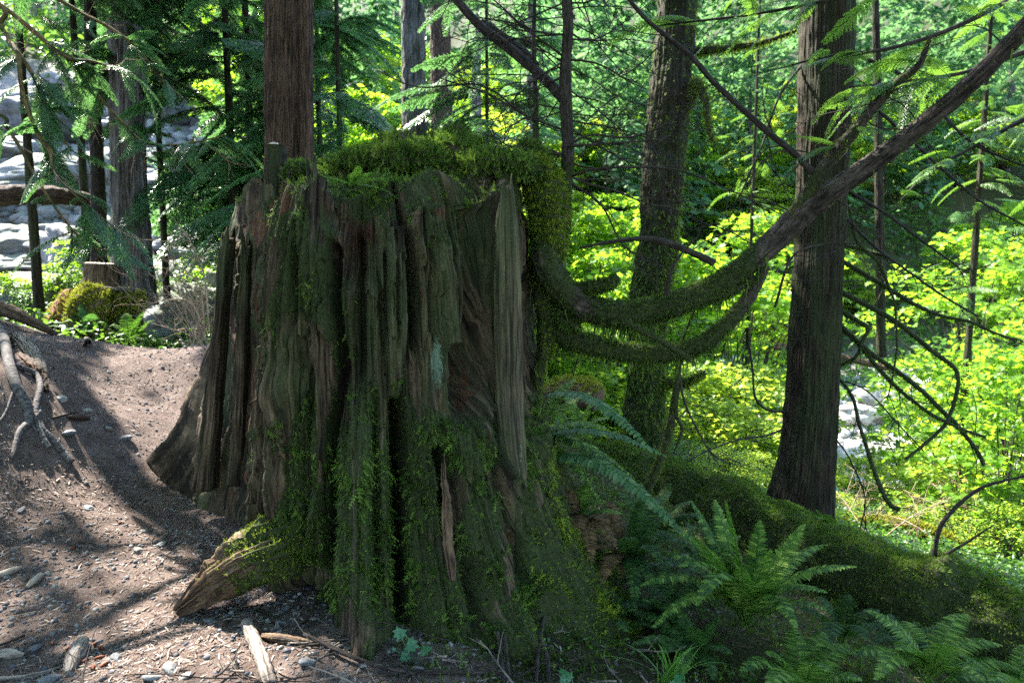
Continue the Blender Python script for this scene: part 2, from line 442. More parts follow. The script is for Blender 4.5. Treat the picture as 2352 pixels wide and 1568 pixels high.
# ------------------------------------------------------------------ terrain
CTRL = np.array([
 (-3,1,.08),(0,0,0),(3,0,-.35),(-1.5,2.5,0),(0,2.5,-.02),(1,2.5,-.15),(2,3,-.5),(3,3.8,-.85),(-1.5,3.1,0),(-.8,3.9,.1),
 (-2.5,4.7,.15),(-2,3.8,.05),(-3,3,.12),(-3.4,4.5,.95),(-2.8,4.5,.27),(-4.5,4,1.25),(-6,5,1.5),(-5.5,7,1.15),
 (-4.9,6.5,1.03),(-4.36,7,.88),(-3.6,7,.77),(-3.0,6.5,.84),(-3.2,5.6,.55),(-1,6.5,.5),(.3,6,.1),(1.5,5,-.35),(.6,4.4,-.05),
 (-6,9,.3),(-4,9,.1),(-3,9,.1),(-1,9,-.2),(1,8,-.5),(2.6,6,-.75),(4,6,-1.1),(3.5,8,-1.3),(6,8,-1.9),(5,5,-1.1),
 (8,13,-3),(4,13,-2.8),(1,13,-2.2),(12,16,-3.2),(6,20,-3),(14,24,-3),(0,20,-1.5),
 (-8,12,.5),(-5,13,.4),(-12,14,1.0),(-10,16,1.9),(-7,16,1.5),(-14,24,7.0),(-9,24,5.6),(-4,20,1.5),(-3,26,3.5),
 (0,40,7),(-20,40,14),(20,40,5),(10,32,-1.5),(22,30,-1),(0,75,24),(-45,75,30),(45,75,26),(-30,10,7),(30,5,-3),(-20,-12,2),(20,-12,-2),(0,-12,0),(-90,110,50),(90,110,50)], float)
def _phi(d2): return np.where(d2 > 1e-12, .5 * d2 * np.log(np.maximum(d2, 1e-12)), 0)
_c = CTRL[:, :2]; _n = len(_c)
_K = _phi(((_c[:, None] - _c[None]) ** 2).sum(-1)) + np.eye(_n) * .02
_A = np.zeros((_n + 3, _n + 3)); _A[:_n, :_n] = _K; _A[:_n, _n] = 1; _A[:_n, _n + 1:] = _c; _A[_n, :_n] = 1; _A[_n + 1:, :_n] = _c.T
_W = np.linalg.solve(_A, np.concatenate([CTRL[:, 2], [0, 0, 0]]))
def hgt(x, y):
    x = np.asarray(x, float); y = np.asarray(y, float); sh = x.shape
    q = np.stack([x.ravel(), y.ravel()], 1)
    out = np.zeros(len(q))
    for i in range(0, len(q), 40000):
        b = q[i:i + 40000]
        out[i:i + 40000] = _phi(((b[:, None] - _c[None]) ** 2).sum(-1)) @ _W[:_n] + _W[_n] + b @ _W[_n + 1:]
    p3 = np.column_stack([q, np.zeros(len(q))])
    far = smooth(6, 25, q[:, 1])
    out += .035 * fbm(p3 * 1.3, 3, 3) * (1 - far) + far * .5 * fbm(p3 * .25, 3, 4)
    out += .010 * fbm(p3 * 8, 2, 6) * (1 - far)
    return out.reshape(sh)
def axis_pts(lo, a, b, hi, fine, gr=1.06):
    m = list(np.arange(a, b, fine)); s = fine; v = b; up = []
    while v < hi: up.append(v); s *= gr; v += s
    s = fine; v = a; dn = []
    while v > lo: s *= gr; v -= s; dn.append(v)
    return np.array(dn[::-1] + m + up)
gx = axis_pts(-120, -4.8, 3.5, 120, .03); gy = axis_pts(-14, 1.8, 7.6, 140, .03)
GX, GY = np.meshgrid(gx, gy)
GZ = hgt(GX, GY)
P_ = np.stack([GX, GY, GZ], -1).reshape(-1, 3)
nx, ny = len(gx), len(gy)
i = np.arange(ny - 1)[:, None] * nx; j = np.arange(nx - 1)[None]
GQ = np.stack([i + j, i + j + 1, i + nx + j + 1, i + nx + j], -1).reshape(-1, 4)
def zone(x, y):
    """1 off the path"""
    z = smooth(-.35, .25, x - .25 * np.maximum(2.7 - y, 0)) + smooth(7.1, 7.8, y)
    return np.clip(z, 0, 1)
def creekness(x, y):
    r = smooth(1.5, 4, x) * smooth(10, 12, y) * (1 - smooth(26, 32, y))
    l = (1 - smooth(-6, -3.5, x)) * smooth(11, 13, y) * (1 - smooth(24, 30, y))
    return np.clip(r + l, 0, 1)
g = mk("ground", P_, GQ, None, M['ground'], attrs={'zone': zone(P_[:, 0], P_[:, 1]), 'creek': creekness(P_[:, 0], P_[:, 1])})
tag(g, "brown trodden earth path and dark forest floor", "ground", kind='structure')
def gp(x, y, dz=0.0):
    return np.array([x, y, float(hgt(np.array([x]), np.array([y]))[0]) + dz])
def gpix(px, py, dz=0.0):
    """ground point seen at (px, py)"""
    lo, hi = 1.2, 30.0
    Ys = np.linspace(lo, hi, 1500)
    pts = np.array([at(px, py, Y) for Y in Ys])
    h = hgt(pts[:, 0], pts[:, 1])
    k = np.argmax(pts[:, 2] <= h)
    p = pts[k]; p[2] = h[k] + dz
    return p

# ------------------------------------------------------------------ moss tufts
def frond_template(pairs=6, w=.30, curl=.25, seed=0):
    """one leafy frond: leaflets share the midrib so that a frond is one island"""
    rg = np.random.default_rng(seed); V = [(0, curl * (k / pairs) ** 2, k / pairs) for k in range(pairs + 1)]; T = []
    for k in range(pairs):
        t = (k + .4) / pairs; l = w * (1 - .7 * t)
        for s_ in (-1, 1):
            V.append((s_ * l * rg.uniform(.75, 1.2), curl * t * t - .10 * rg.uniform(-.5, 1), t + rg.uniform(.10, .24))); b = len(V) - 1
            T.append((k, k + 1, b) if s_ < 0 else (k + 1, k, b))
    V.append((0, curl * 1.3, 1.18)); T.append((pairs, pairs - 1, len(V) - 1))
    return np.array(V, float), np.array(T)
FT = [frond_template(5, .36, .25, 1), frond_template(4, .44, -.1, 2), frond_template(6, .30, .45, 3), frond_template(4, .30, .1, 4)]
def tufts(P, Nn, size, hang=.8, rnd=.45, tmpl=FT, spread=None):
    """moss fronds growing at P, leaning out along the surface normal and hanging down"""
    n = len(P); acc = Acc()
    which = R.integers(0, len(tmpl), n)
    for k, (tv, tt) in enumerate(tmpl):
        m = which == k; c = m.sum()
        if not c: continue
        h = hang if np.isscalar(hang) else hang[m][:, None]
        D = Nn[m] * (1 - h) * 1.1 + np.array([0, 0, -1.0]) * h + R.normal(size=(c, 3)) * rnd * .5
        B = basis(D, Nn[m] + R.normal(size=(c, 3)) * .35)
        S = (size if np.isscalar(size) else size[m]) * R.uniform(.55, 1.3, c)
        acc.add(stamp(tv, B, P[m] - Nn[m] * .004, S), None, stampf(tt, len(tv), c))
    return acc.get()
def scatter(V, Q, count, weight=None):
    c, n, a = face_info(V, Q)
    wgt = a if weight is None else a * (weight(c, n) if callable(weight) else weight)
    wgt = np.maximum(wgt, 0); wgt = wgt / wgt.sum()
    k = R.choice(len(Q), count, p=wgt)
    q = V[Q[k]]; u = R.random((count, 1)); v = R.random((count, 1))
    p = (q[:, 0] * (1 - u) + q[:, 1] * u) * (1 - v) + (q[:, 3] * (1 - u) + q[:, 2] * u) * v
    return p, n[k]

# ------------------------------------------------------------------ the big stump
CX, CY = -0.80, 3.90
stump = thing('giant_stump', 'massive broken cedar stump draped in green moss, filling the middle of the clearing', 'stump', (CX, CY, .05))
def ang(d): return np.radians(d)
th = np.radians(np.concatenate([np.linspace(-215, 35, 1050), np.linspace(35, 145, 130)[1:-1]]))
nth = len(th); nw, nt_ = 400, 150
tb = np.array([(-215,1.7),(-210,2.15),(-206,2.08),(-203,1.55),(-200,1.36),(-196,1.2),(-190,.95),(-180,.72),(-165,.67),(-140,.68),(-130,.74),(-123,.80),(-117,.86),(-112,.80),(-108,.68),(-100,.70),(-93,.84),(-88,1.07),(-84,1.24),(-78,1.27),(-73,1.14),(-68,1.26),(-60,1.48),(-53,1.58),(-48,1.44),(-42,1.62),(-32,1.68),(-20,1.55),(-5,1.42),(15,1.4),(35,1.4),(90,1.3),(135,1.4),(145,1.6)])
rmt = np.array([(-215,1.13),(-207,1.20),(-200,1.17),(-194,.98),(-188,.78),(-180,.67),(-165,.62),(-146,.63),(-138,.65),(-130,.70),(-123,.77),(-115,.87),(-108,.91),(-90,.92),(-20,.91),(35,.92),(145,1.06)])
thd = np.degrees(th)
r0 = np.interp(thd, tb[:, 0], tb[:, 1])
bx, by = CX + r0 * np.cos(th), CY + r0 * np.sin(th)
zg = hgt(bx, by) - .12
RM = np.interp(thd, rmt[:, 0], rmt[:, 1])
# top of the outer wall along the picture
top = np.array([(480,470),(520,455),(530,432),(540,414),(547,410),(553,440),(560,430),(568,420),(576,452),(586,470),(594,500),(600,575),(606,560),(616,548),(630,535),(642,530),(652,500),(668,470),(682,446),(698,425),(710,415),(716,392),(724,398),(731,424),(742,452),(752,486),(775,505),(800,512),(830,506),(852,500),(861,484),(870,500),(890,520),(912,520),(935,512),(946,530),(953,560),(958,482),(972,470),(996,462),(1017,452),(1034,470),(1050,480),(1080,486),(1104,500),(1128,470),(1150,440),(1175,420),(1190,385),(1203,368),(1215,362),(1240,372),(1300,380)], float)
ex, ey = CX + (RM - .06) * np.cos(th), CY + (RM - .06) * np.sin(th)
pxe, _ = proj(np.stack([ex, ey, np.full(nth, 1.9)], -1))
pyt = np.interp(pxe, top[:, 0], top[:, 1])
def z_at(py, Y):
    u = (784 - py) / F
    return CAMZ + Y * (-SP + u * CP) / (CP + u * SP)
facing = smooth(20, 0, np.abs(thd + 90) - 80)
front = ((thd > -172) & (thd < 10)).astype(float)
Hf = z_at(pyt, ey)
Hb = 2.08 + .12 * fbm(np.stack([np.cos(th) * 2, np.sin(th) * 2, 0 * th], 1), 3, 9)
kf = np.maximum((1 - smooth(-6, 8, thd)) * (thd < 60), smooth(115, 145, thd))
H = Hf * kf + Hb * (1 - kf) + .018 * pn(np.stack([np.cos(th) * 30, np.sin(th) * 30, 0 * th], 1), 31)
s = np.linspace(0, 1, nw)
Z = zg[:, None] + (H - zg)[:, None] * s[None]
zz = Z - (zg + .12)[:, None]
hs = np.interp(thd, [-215, -200, -180, -140, -125, -118, -98, -88, -40, 0, 145], [.72, .70, .36, .3, .2, .14, .14, .38, .48, .5, .5])[:, None]
rb = RM[:, None] - .035 * zz / 2 - .085 * zz * (1 - smooth(-200, -180, thd))[:, None] + (r0 - RM)[:, None] * np.exp(-np.maximum(zz, 0) / hs)
TH = np.repeat(th[:, None], nw, 1)
def polyx(py, pts):
    pts = np.array(pts, float); return np.interp(py, pts[:, 1], pts[:, 0])
def stump_disp(TH, Z, rb):
    X0 = CX + rb * np.cos(TH); Y0 = CY + rb * np.sin(TH)
    px, py = proj(np.stack([X0, Y0, Z], -1))
    td = np.degrees(TH)
    vis = smooth(-213, -206, td) * (1 - smooth(-12, 4, td))
    D = np.zeros_like(px)
    def cleft(pts, wd, dep, y0, y1, side=0):
        nonlocal D
        c = polyx(py, pts); d = px - c
        win = smooth(y0 - 18, y0 + 18, py) * (1 - smooth(y1 - 40, y1 + 40, py))
        D = D - 1.35 * dep * win * np.exp(-np.abs(d / (wd * 1.15)) ** 2.4)
    def ridge(pts, wd, dep, y0, y1):
        nonlocal D
        c = polyx(py, pts); d = px - c
        win = smooth(y0 - 40, y0 + 40, py) * (1 - smooth(y1 - 60, y1 + 60, py))
        D = D + dep * win * np.exp(-np.abs(d / wd) ** 2.0)
    # recessed left bay behind the front block
    e = polyx(py, [(604, 500), (596, 610), (596, 944), (583, 1116), (579, 1190), (600, 1300)])
    d = e - px
    ridge([(525, 540), (505, 800), (470, 1000), (450, 1110)], 13, .05, 560, 1200)
    cleft([(548, 700), (535, 1000), (520, 1100)], 8, .07, 640, 1120)
    cleft([(498, 700), (470, 900), (430, 1050)], 7, .06, 600, 1060)
    cleft([(740, 510), (752, 640), (775, 857), (757, 1000), (752, 1240)], 13, .15, 560, 1300)
    cleft([(905, 860), (918, 958), (923, 1411), (925, 1500)], 14, .24, 930, 1440)
    cleft([(1020, 1040), (1036, 1150), (1055, 1263)], 15, .22, 1030, 1290)
    ridge([(990, 980), (1000, 1100), (1030, 1300)], 26, .05, 960, 1350)
    cleft([(952, 470), (956, 600), (961, 740)], 9, .30, 480, 790)
    ridge([(1015, 560), (1020, 800)], 36, .045, 540, 860)
    ridge([(912, 560), (914, 800)], 24, .04, 560, 860)
    cleft([(1090, 640), (1086, 860)], 6, .08, 600, 880)
    cleft([(1112, 480), (1114, 650), (1106, 850)], 24, .30, 480, 900)
    cleft([(1070, 780), (1085, 900)], 34, .16, 800, 960)
    cleft([(888, 560), (890, 760)], 4.5, .07, 580, 760)
    cleft([(912, 600), (916, 780)], 3.5, .05, 600, 790)
    cleft([(1000, 600), (1003, 800)], 3.5, .04, 560, 800)
    cleft([(1150, 980), (1165, 1120), (1205, 1263), (1240, 1400)], 8, .14, 960, 1330)
    cleft([(1218, 420), (1222, 700), (1228, 980)], 8, .06, 430, 1000)
    cleft([(820, 560), (830, 800)], 10, .06, 540, 860)
    cleft([(660, 560), (655, 740)], 9, .05, 560, 760)
    cleft([(700, 930), (700, 1130)], 9, .05, 850, 1180)
    cleft([(860, 1000), (862, 1300)], 9, .05, 900, 1400)
    cleft([(1100, 1330), (1130, 1450)], 20, .10, 1280, 1480)
    ridge([(830, 960), (815, 1200), (840, 1480)], 34, .08, 900, 1540)
    ridge([(625, 880), (612, 1050), (606, 1150), (640, 1220)], 26, .07, 860, 1240)
    cleft([(800, 515), (820, 560)], 46, .16, 480, 640)
    D = D * vis
    sh = TH.shape
    c, s_ = np.cos(TH).ravel(), np.sin(TH).ravel(); z = Z.ravel()
    wx = pn(np.stack([c * 1.5, s_ * 1.5, z * 1.2], 1), 2) * .35
    def cyl(k, kz): return np.stack([(c + wx * s_ * .02) * k, (s_ - wx * c * .02) * k, z * kz], 1)
    lf_ = 1 - smooth(-200, -180, np.degrees(TH).ravel()); lo = (1 - smooth(.6, 1.3, z)) * (1 - .85 * lf_); n = .050 * fbm(cyl(3.2, .9), 2, 3)
    n -= (.060 - .020 * lo) * np.clip(1 - np.abs(pn(cyl(7.5, .6), 5)) * 3.0, 0, 1)
    n -= (.026 - .018 * lo) * np.clip(1 - np.abs(pn(cyl(16, 1.0), 6)) * 3.2, 0, 1)
    n += lo * .045 * fbm(cyl(4.5, 4.0), 3, 12)
    n -= .014 * np.clip(1 - np.abs(pn(cyl(36, 1.8), 7)) * 2.6, 0, 1)
    n += .006 * pn(cyl(80, 5), 8)
    n -= lf_ * .040 * np.clip(1 - np.abs(pn(cyl(20, .5), 19)) * 2.6, 0, 1); st1 = fbm(cyl(5.5, 1.3), 3, 14); n += .026 * smooth(.10, .14, st1) - .030 * smooth(.10, .14, -fbm(cyl(7.5, 2.0), 3, 15)) * (1 - .5 * lo)
    n -= .012 * smooth(.12, .16, fbm(cyl(15, 3.5), 2, 16)); n -= .008 * np.clip(1 - np.abs(pn(cyl(60, 2.5), 17)) * 3, 0, 1); n += .005 * fbm(cyl(22, 22), 2, 18)
    n = n * (1 - .25 * lf_)
    n += (.008 + .012 * lo) * fbm(cyl(6, 5.5), 2, 9)
    return D + n.reshape(sh), px, py
D, SPX, SPY = stump_disp(TH, Z, rb)
edge = smooth(0, .06, s)[None]
rr = rb + D
# broken vertical slivers near the rim
rim = smooth(.80, 1.0, s)[None]
rr = rr - .03 * rim
W3 = np.stack([CX + rr * np.cos(TH), CY + rr * np.sin(TH), Z], -1)
# the rotted top: ledges, debris and mossy mounds
tp = np.array([(548,470,4.0),(590,470,4.0),(640,455,3.8),(690,385,4.15),(640,390,4.4),(715,420,3.6),(760,440,3.4),(785,385,3.95),(800,460,3.4),(835,345,4.1),(900,326,4.15),(960,322,4.15),(1040,313,4.15),(1100,338,4.1),(1180,345,4.0),
 (860,412,3.55),(920,408,3.55),(985,402,3.6),(800,535,3.2),(880,500,3.12),(940,515,3.1),(1000,455,3.2),(1080,440,3.35),(1120,430,3.5),(1190,385,3.75),(1215,370,3.95),(700,500,3.25),(650,545,3.25),(740,500,3.25),(900,350,4.5),(1050,350,4.5),(760,400,4.4),(620,440,4.3)], float)
tpw = np.array([at(a, b, c) for a, b, c in tp])
def ttop(x, y):
    d2 = (x[..., None] - tpw[:, 0]) ** 2 + (y[..., None] - tpw[:, 1]) ** 2
    wt = 1 / (d2 + .002) ** 2.2
    return (wt * tpw[:, 2]).sum(-1) / wt.sum(-1)
k = np.linspace(0, 1, nt_ + 1)[1:]
rimr = rr[:, -1]
RT = rimr[:, None] * (1 - k[None]) 
XT = CX + RT * np.cos(th)[:, None]; YT = CY + RT * np.sin(th)[:, None]
ZT = ttop(XT, YT)
q = np.stack([XT.ravel(), YT.ravel(), 0 * XT.ravel()], 1)
ZT = ZT + .05 * fbm(q * 5, 3, 40).reshape(ZT.shape) + .02 * fbm(q * 22, 2, 41).reshape(ZT.shape)
bl = smooth(0, .10, k)[None]
ZT = H[:, None] * (1 - bl) + ZT * bl
ZT = ZT - .10 * np.exp(-((k[None] - .09) / .05) ** 2)
W4 = np.stack([XT, YT, ZT], -1)
SV = np.concatenate([W3, W4], 1)
nc = nw + nt_
SV = SV.reshape(-1, 3)
i = np.arange(nth)[:, None]; j = np.arange(nc - 1)[None]; i2 = (i + 1) % nth
SQ = np.stack([i * nc + j, i2 * nc + j, i2 * nc + j + 1, i * nc + j + 1], -1).reshape(-1, 4)
SPXa, SPYa = proj(SV)
def blob(px, py, cx, cy, rx, ry): return np.exp(-(((px - cx) / rx) ** 2 + ((py - cy) / ry) ** 2))
def moss_amount(P, N):
    """how mossy the stump is at P"""
    px, py = proj(P)
    m = .38 + .37 * smooth(820, 1050, py)
    m += .9 * smooth(.35, .75, N[:, 2]) * smooth(560, 480, py)
    for c in ((690, 620, 60, 110, .55), (780, 720, 50, 160, .35), (670, 520, 40, 60, .5), (860, 460, 60, 60, .5), (1010, 520, 40, 90, .3), (1050, 560, 40, 70, .35),
              (1090, 1000, 70, 60, .45), (1200, 430, 40, 90, .6), (930, 1000, 90, 120, .3), (840, 1250, 120, 220, .4), (1290, 1300, 100, 220, .7), (690, 960, 40, 110, .25)):
        m += c[4] * blob(px, py, *c[:4])
    for c in ((890, 640, 40, 100, .8), (1010, 740, 60, 130, .7), (1165, 760, 40, 280, 1.3), (550, 620, 40, 200, .55), (550, 950, 60, 170, .5), (680, 820, 34, 70, .7), (620, 1120, 26, 90, .8),
              (817, 1060, 10, 120, .8), (1070, 880, 50, 70, 1.5), (1000, 810, 28, 110, 1.2), (620, 1330, 90, 70, .9), (920, 620, 30, 120, .5), (400, 1050, 90, 80, 1.0), (470, 900, 40, 200, .6), (560, 1150, 50, 60, .8), (690, 1320, 70, 40, .5), (800, 1480, 30, 70, .9), (1110, 650, 22, 160, 1.0), (850, 560, 60, 40, .4), (1000, 490, 30, 30, .6), (1060, 700, 30, 110, .6), (660, 900, 14, 130, .9), (735, 980, 10, 160, .6), (880, 980, 10, 130, .6), (965, 900, 16, 80, .5), (1035, 1190, 16, 100, .6), (812, 1260, 10, 120, .5), (1170, 1180, 12, 180, .9), (1240, 1150, 9, 120, .5)):
        m -= c[4] * blob(px, py, *c[:4])
    m += .36 * fbm(P * np.array([5, 5, 2.0]), 3, 60) + .22 * fbm(P * np.array([17, 17, 7.]), 2, 61) - .10
    back = P[:, 1] > CY + .6
    m = np.where(back, .5, m)
    return np.where((P[:, 0] < -1.75), m * .35, m)
dm = np.zeros((len(SV), 3)); 
gV = SV.reshape(nth, nc, 3)
nrm = np.cross(np.roll(gV, -1, 0) - np.roll(gV, 1, 0), np.gradient(gV, axis=1)); nrm = nrm / np.maximum(np.linalg.norm(nrm, axis=-1)[..., None], 1e-9)
nrm = nrm.reshape(-1, 3)
mo = moss_amount(SV, nrm)
bk = np.stack([np.cos(np.repeat(th[:, None], nc, 1)) * .9, np.sin(np.repeat(th[:, None], nc, 1)) * .9, gV[..., 2]], -1).reshape(-1, 3)
rot_and_shade = .95 * blob(SPXa, SPYa, 556, 860, 36, 300) + 1.0 * blob(SPXa, SPYa, 1068, 885, 50, 80) + 1.0 * blob(SPXa, SPYa, 800, 540, 75, 50) + .8 * blob(SPXa, SPYa, 600, 520, 60, 50) + .8 * blob(SPXa, SPYa, 1000, 485, 50, 26) + .7 * blob(SPXa, SPYa, 1100, 600, 26, 120) + .7 * blob(SPXa, SPYa, 470, 1080, 16, 60) + 0.7*blob(SPXa, SPYa, 660, 500, 30, 40)  # first blob paints deep shade into the left bay; the rest is red rot
lich = blob(SPXa, SPYa, 1005, 840, 30, 120) * .62 + .40 * blob(SPXa, SPYa, 850, 700, 120, 200) + .44 * blob(SPXa, SPYa, 1190, 1100, 30, 200)
fc, fn_, fa = face_info(SV, SQ)
body = mk('weathered_wood', SV, SQ, None, [M['stump'], M['rot_and_shade']], stump, attrs={'bk': bk, 'moss': np.clip(mo - .05, 0, 1.2), 'lichen': lich},
          mi=(rot_and_shade[SQ[:, 0]] + .9 * fbm(fc * np.array([11, 11, 3.]), 3, 71) > .75))
def wfun(c, n):
    m = moss_amount(c, n)
    v = np.clip((m - .28) * 1.6, 0.0, 1)
    fr = (n @ np.array([0.15, -1, .3])) > -.45
    return v * np.where(fr, 1, .25) * (c[:, 2] > -.2)
rec = np.concatenate([D, np.zeros((nth, nt_))], 1).reshape(-1)[SQ[:, 0]]
p, n = scatter(SV, SQ, 120000, wfun(fc, fn_) * (.06 + .94 * smooth(-.14, -.045, rec)))
px_, py_ = proj(p)
sz = (.028 + .013 * smooth(700, 1150, py_) + .010 * smooth(480, 400, py_)) * np.where(R.random(len(p)) < .74, .45, .98) * (.6 + .8 * smooth(-.3, .5, fbm(p * 5, 2, 90)))
hang = np.where(n[:, 2] > .5, .25, .80)
isr = smooth(1195, 1260, px_) * smooth(950, 1100, py_) + .8 * (px_ < 600) * R.random(len(p))
ismb = R.random(len(p)) < isr * .8
V, Q, T = tufts(p[~ismb], n[~ismb], sz[~ismb], hang[~ismb])
tag(mk('moss', V, None, T, M['moss'], stump, smooth_=False), kind='stuff')
V, Q, T = tufts(p[ismb], n[ismb], sz[ismb] * .8, hang[ismb])
tag(mk('bright_moss', V, None, T, M['mossbright'], stump, smooth_=False), 'brighter yellow green moss on the flanks of the stump', kind='stuff')

def slab(name, stations, depth, mat, parent, label=None, jag=.04, nxs=14, nys=90, seed=0, lich=None, moss=0.0):
    """split sliver of wood; stations are (px left, px right, py, Y) from the top down"""
    st = np.array(stations, float)
    L = np.array([at(a, c, d) for a, b, c, d in stations]); Rr = np.array([at(b, c, d) for a, b, c, d in stations])
    L = resample(L, nys) if len(L) > 2 else resample(L, nys); Rr = resample(Rr, nys)
    ph = np.linspace(0, 2 * math.pi, nxs * 4, endpoint=False)
    lt = np.linspace(0, 1, nys); wob = lambda q: (.010 * pn(np.stack([lt * 5 + seed * 7, lt * 0 + q, lt * 0], 1), 5) + .006 * pn(np.stack([lt * 17 + seed * 3, lt * 0 + q, lt * 0], 1), 6))[:, None]
    L = L + wob(1) * np.array([1, 0, 0]); Rr = Rr + wob(2) * np.array([1, 0, 0]); L[:, 1] += depth * .35 + .012 * pn(np.stack([lt * 3, lt * 0 + seed, lt * 0], 1), 8); Rr[:, 1] += depth * .35
    C = (L + Rr) / 2; hw = np.linalg.norm(Rr - L, axis=1) / 2; ax = (Rr - L) / np.maximum(2 * hw[:, None], 1e-6)
    T_, _, _ = frames(C); Nn = np.cross(ax, T_); Nn /= np.linalg.norm(Nn, axis=1)[:, None]
    cs = np.sign(np.cos(ph)) * np.abs(np.cos(ph)) ** .45; sn = np.sign(np.sin(ph)) * np.abs(np.sin(ph)) ** .6
    V = C[:, None] + ax[:, None] * (cs[None] * hw[:, None])[..., None] + Nn[:, None] * (sn * depth)[None, :, None]
    Lc = np.concatenate([[0], np.cumsum(np.linalg.norm(np.diff(C, axis=0), axis=1))])
    A = np.stack([np.tile(cs, (nys, 1)) * hw.mean(), np.tile(sn, (nys, 1)) * depth, -np.repeat(Lc[:, None], len(ph), 1)], -1)
    nz = A.reshape(-1, 3) * np.array([60, 60, 2.5]) + seed * 3.1
    f = (.010 * pn(nz * .5, 1) - .008 * np.clip(1 - np.abs(pn(nz, 2)) * 3, 0, 1) + .003 * pn(nz * 3, 3)).reshape(nys, -1)
    dirn = ax[:, None] * cs[None, :, None] * .5 + Nn[:, None] * sn[None, :, None]
    V = V + dirn * f[..., None]
    # jagged ends
    tz = (pn(np.stack([cs * 2.2 + seed * 1.7, sn * .5, 0 * cs], 1), 4) + .4 * pn(np.stack([cs * 7 + seed, sn, 0 * cs], 1), 5)) * jag * 1.6
    w_ = np.exp(-np.arange(nys) / 4.0)[:, None]
    V[..., 2] += w_ * tz[None]
    V = V.reshape(-1, 3); m = len(ph)
    i = np.arange(nys - 1)[:, None] * m; j = np.arange(m)[None]; j2 = (j + 1) % m
    Q = np.stack([i + j, i + m + j, i + m + j2, i + j2], -1).reshape(-1, 4)
    Tn = []
    for e, fl in ((0, 1), (nys - 1, 0)):
        c = len(V); V = np.vstack([V, V[e * m:(e + 1) * m].mean(0)]); A = np.vstack([A.reshape(-1, 3), A.reshape(-1, 3)[e * m]])
        jj = np.arange(m); t3 = np.stack([np.full(m, c), e * m + jj, e * m + (jj + 1) % m], 1); Tn.append(t3 if fl else t3[:, ::-1])
    at_ = {'bk': A.reshape(-1, 3), 'moss': np.full(len(V), moss)}
    if lich is not None:
        a, b = proj(V); at_['lichen'] = lich(a, b)
    o = mk(name, V, Q, np.vstack(Tn), mat, parent, attrs=at_)
    if label: o['label'] = label
    return V, Q
# tall pale slab on the right and the other split slivers
slab('pale_slab', [(1154, 1180, 450, 3.46), (1146, 1184, 468, 3.44), (1138, 1190, 530, 3.41), (1135, 1200, 660, 3.38), (1136, 1203, 860, 3.34), (1146, 1206, 1000, 3.27), (1168, 1210, 1120, 3.22), (1188, 1216, 1280, 3.14)], .045, M['pale'], stump, 'tall pale grey green slab of split wood on the right side', .07, seed=1, lich=lambda a, b: .52 * blob(a, b, 1180, 540, 18, 120) + .54 * blob(a, b, 1196, 1060, 14, 200))
slab('splinter', [(703, 722, 394, 3.38), (700, 732, 430, 3.36), (696, 738, 500, 3.28), (698, 736, 570, 3.2)], .035, M['stump'], stump, seed=6, jag=.10, moss=.1)
slab('splinter', [(655, 664, 430, 3.62), (648, 672, 460, 3.6), (640, 672, 560, 3.5)], .03, M['rot_and_shade'], stump, 'freshly split orange brown splinter', seed=9, jag=.14)
slab('splinter', [(1038, 1062, 316, 4.0), (1030, 1072, 360, 3.95), (1028, 1078, 430, 3.85), (1030, 1076, 500, 3.7)], .05, M['stump'], stump, 'dark mossy knob standing on the top of the stump', seed=11, jag=.12, moss=.35)
slab('splinter', [(1016, 1024, 1080, 2.92), (1012, 1036, 1150, 2.88), (1016, 1044, 1260, 2.84), (1030, 1046, 1330, 2.82)], .03, M['tan'], stump, 'bare tan splinter low in the mossy front', seed=12, jag=.1)
slab('buttress_ridge', [(512, 534, 540, 4.10), (500, 526, 640, 4.08), (488, 516, 760, 4.06), (474, 508, 900, 4.05), (458, 500, 1010, 4.08), (438, 492, 1120, 4.16)], .07, M['stump'], stump, 'narrow ridge of brown wood down the left rear flank', seed=21, jag=.08)
slab('buttress_ridge', [(556, 574, 560, 4.0), (548, 570, 700, 3.98), (540, 566, 860, 3.98), (532, 562, 1000, 4.0), (522, 560, 1110, 4.06)], .05, M['stump'], stump, seed=22, jag=.08)
slab('cut_post', [(613, 650, 333, 4.15), (612, 650, 380, 4.15), (610, 655, 460, 4.12), (606, 665, 540, 4.05)], .07, M['cedar2'], stump, 'square cut post standing up from the broken top', seed=13, jag=0.0, moss=.1)
slab('cut_face', [(614, 640, 331.8, 4.14), (614, 640, 333.6, 4.14)], .03, M['cut'], stump, seed=14, jag=0.0, nys=3)
# lower left root with bare tan wood, and the grey root knee above it
V, Q, T, A = ptube([(700, 1235, 3.2, 60), (630, 1262, 3.1, 68), (570, 1285, 3.08, 60), (510, 1325, 3.06, 47), (455, 1368, 3.05, 30), (408, 1402, 3.04, 9)], seg=110, n=150, amp=.20, flute=.032, fk=8, seed=3, lump=3)
mr = smooth(500, 620, proj(V)[0] + 60 * fbm(V * 9, 2, 5)) * .9
V[:, 2] = np.where(V[:, 2] < .0, V[:, 2] * .4, V[:, 2])
mk('root', V, Q, T, M['tan'], stump, attrs={'bk': A, 'moss': mr})['label'] = 'bare tan root running out to the lower left'
p, n = scatter(V, Q, 4200, lambda c, n: (smooth(500, 640, proj(c)[0] + 70 * fbm(c * 9, 2, 5)) + .10 * smooth(430, 500, proj(c)[0]) * (n[:, 2] > .6)) * np.clip(n[:, 2] + .5, .1, 1))
V, Q, T = tufts(p, n, .018, .15, .9); tag(mk('root_moss', V, None, T, M['mossbright'], host(stump), smooth_=False), kind='stuff')
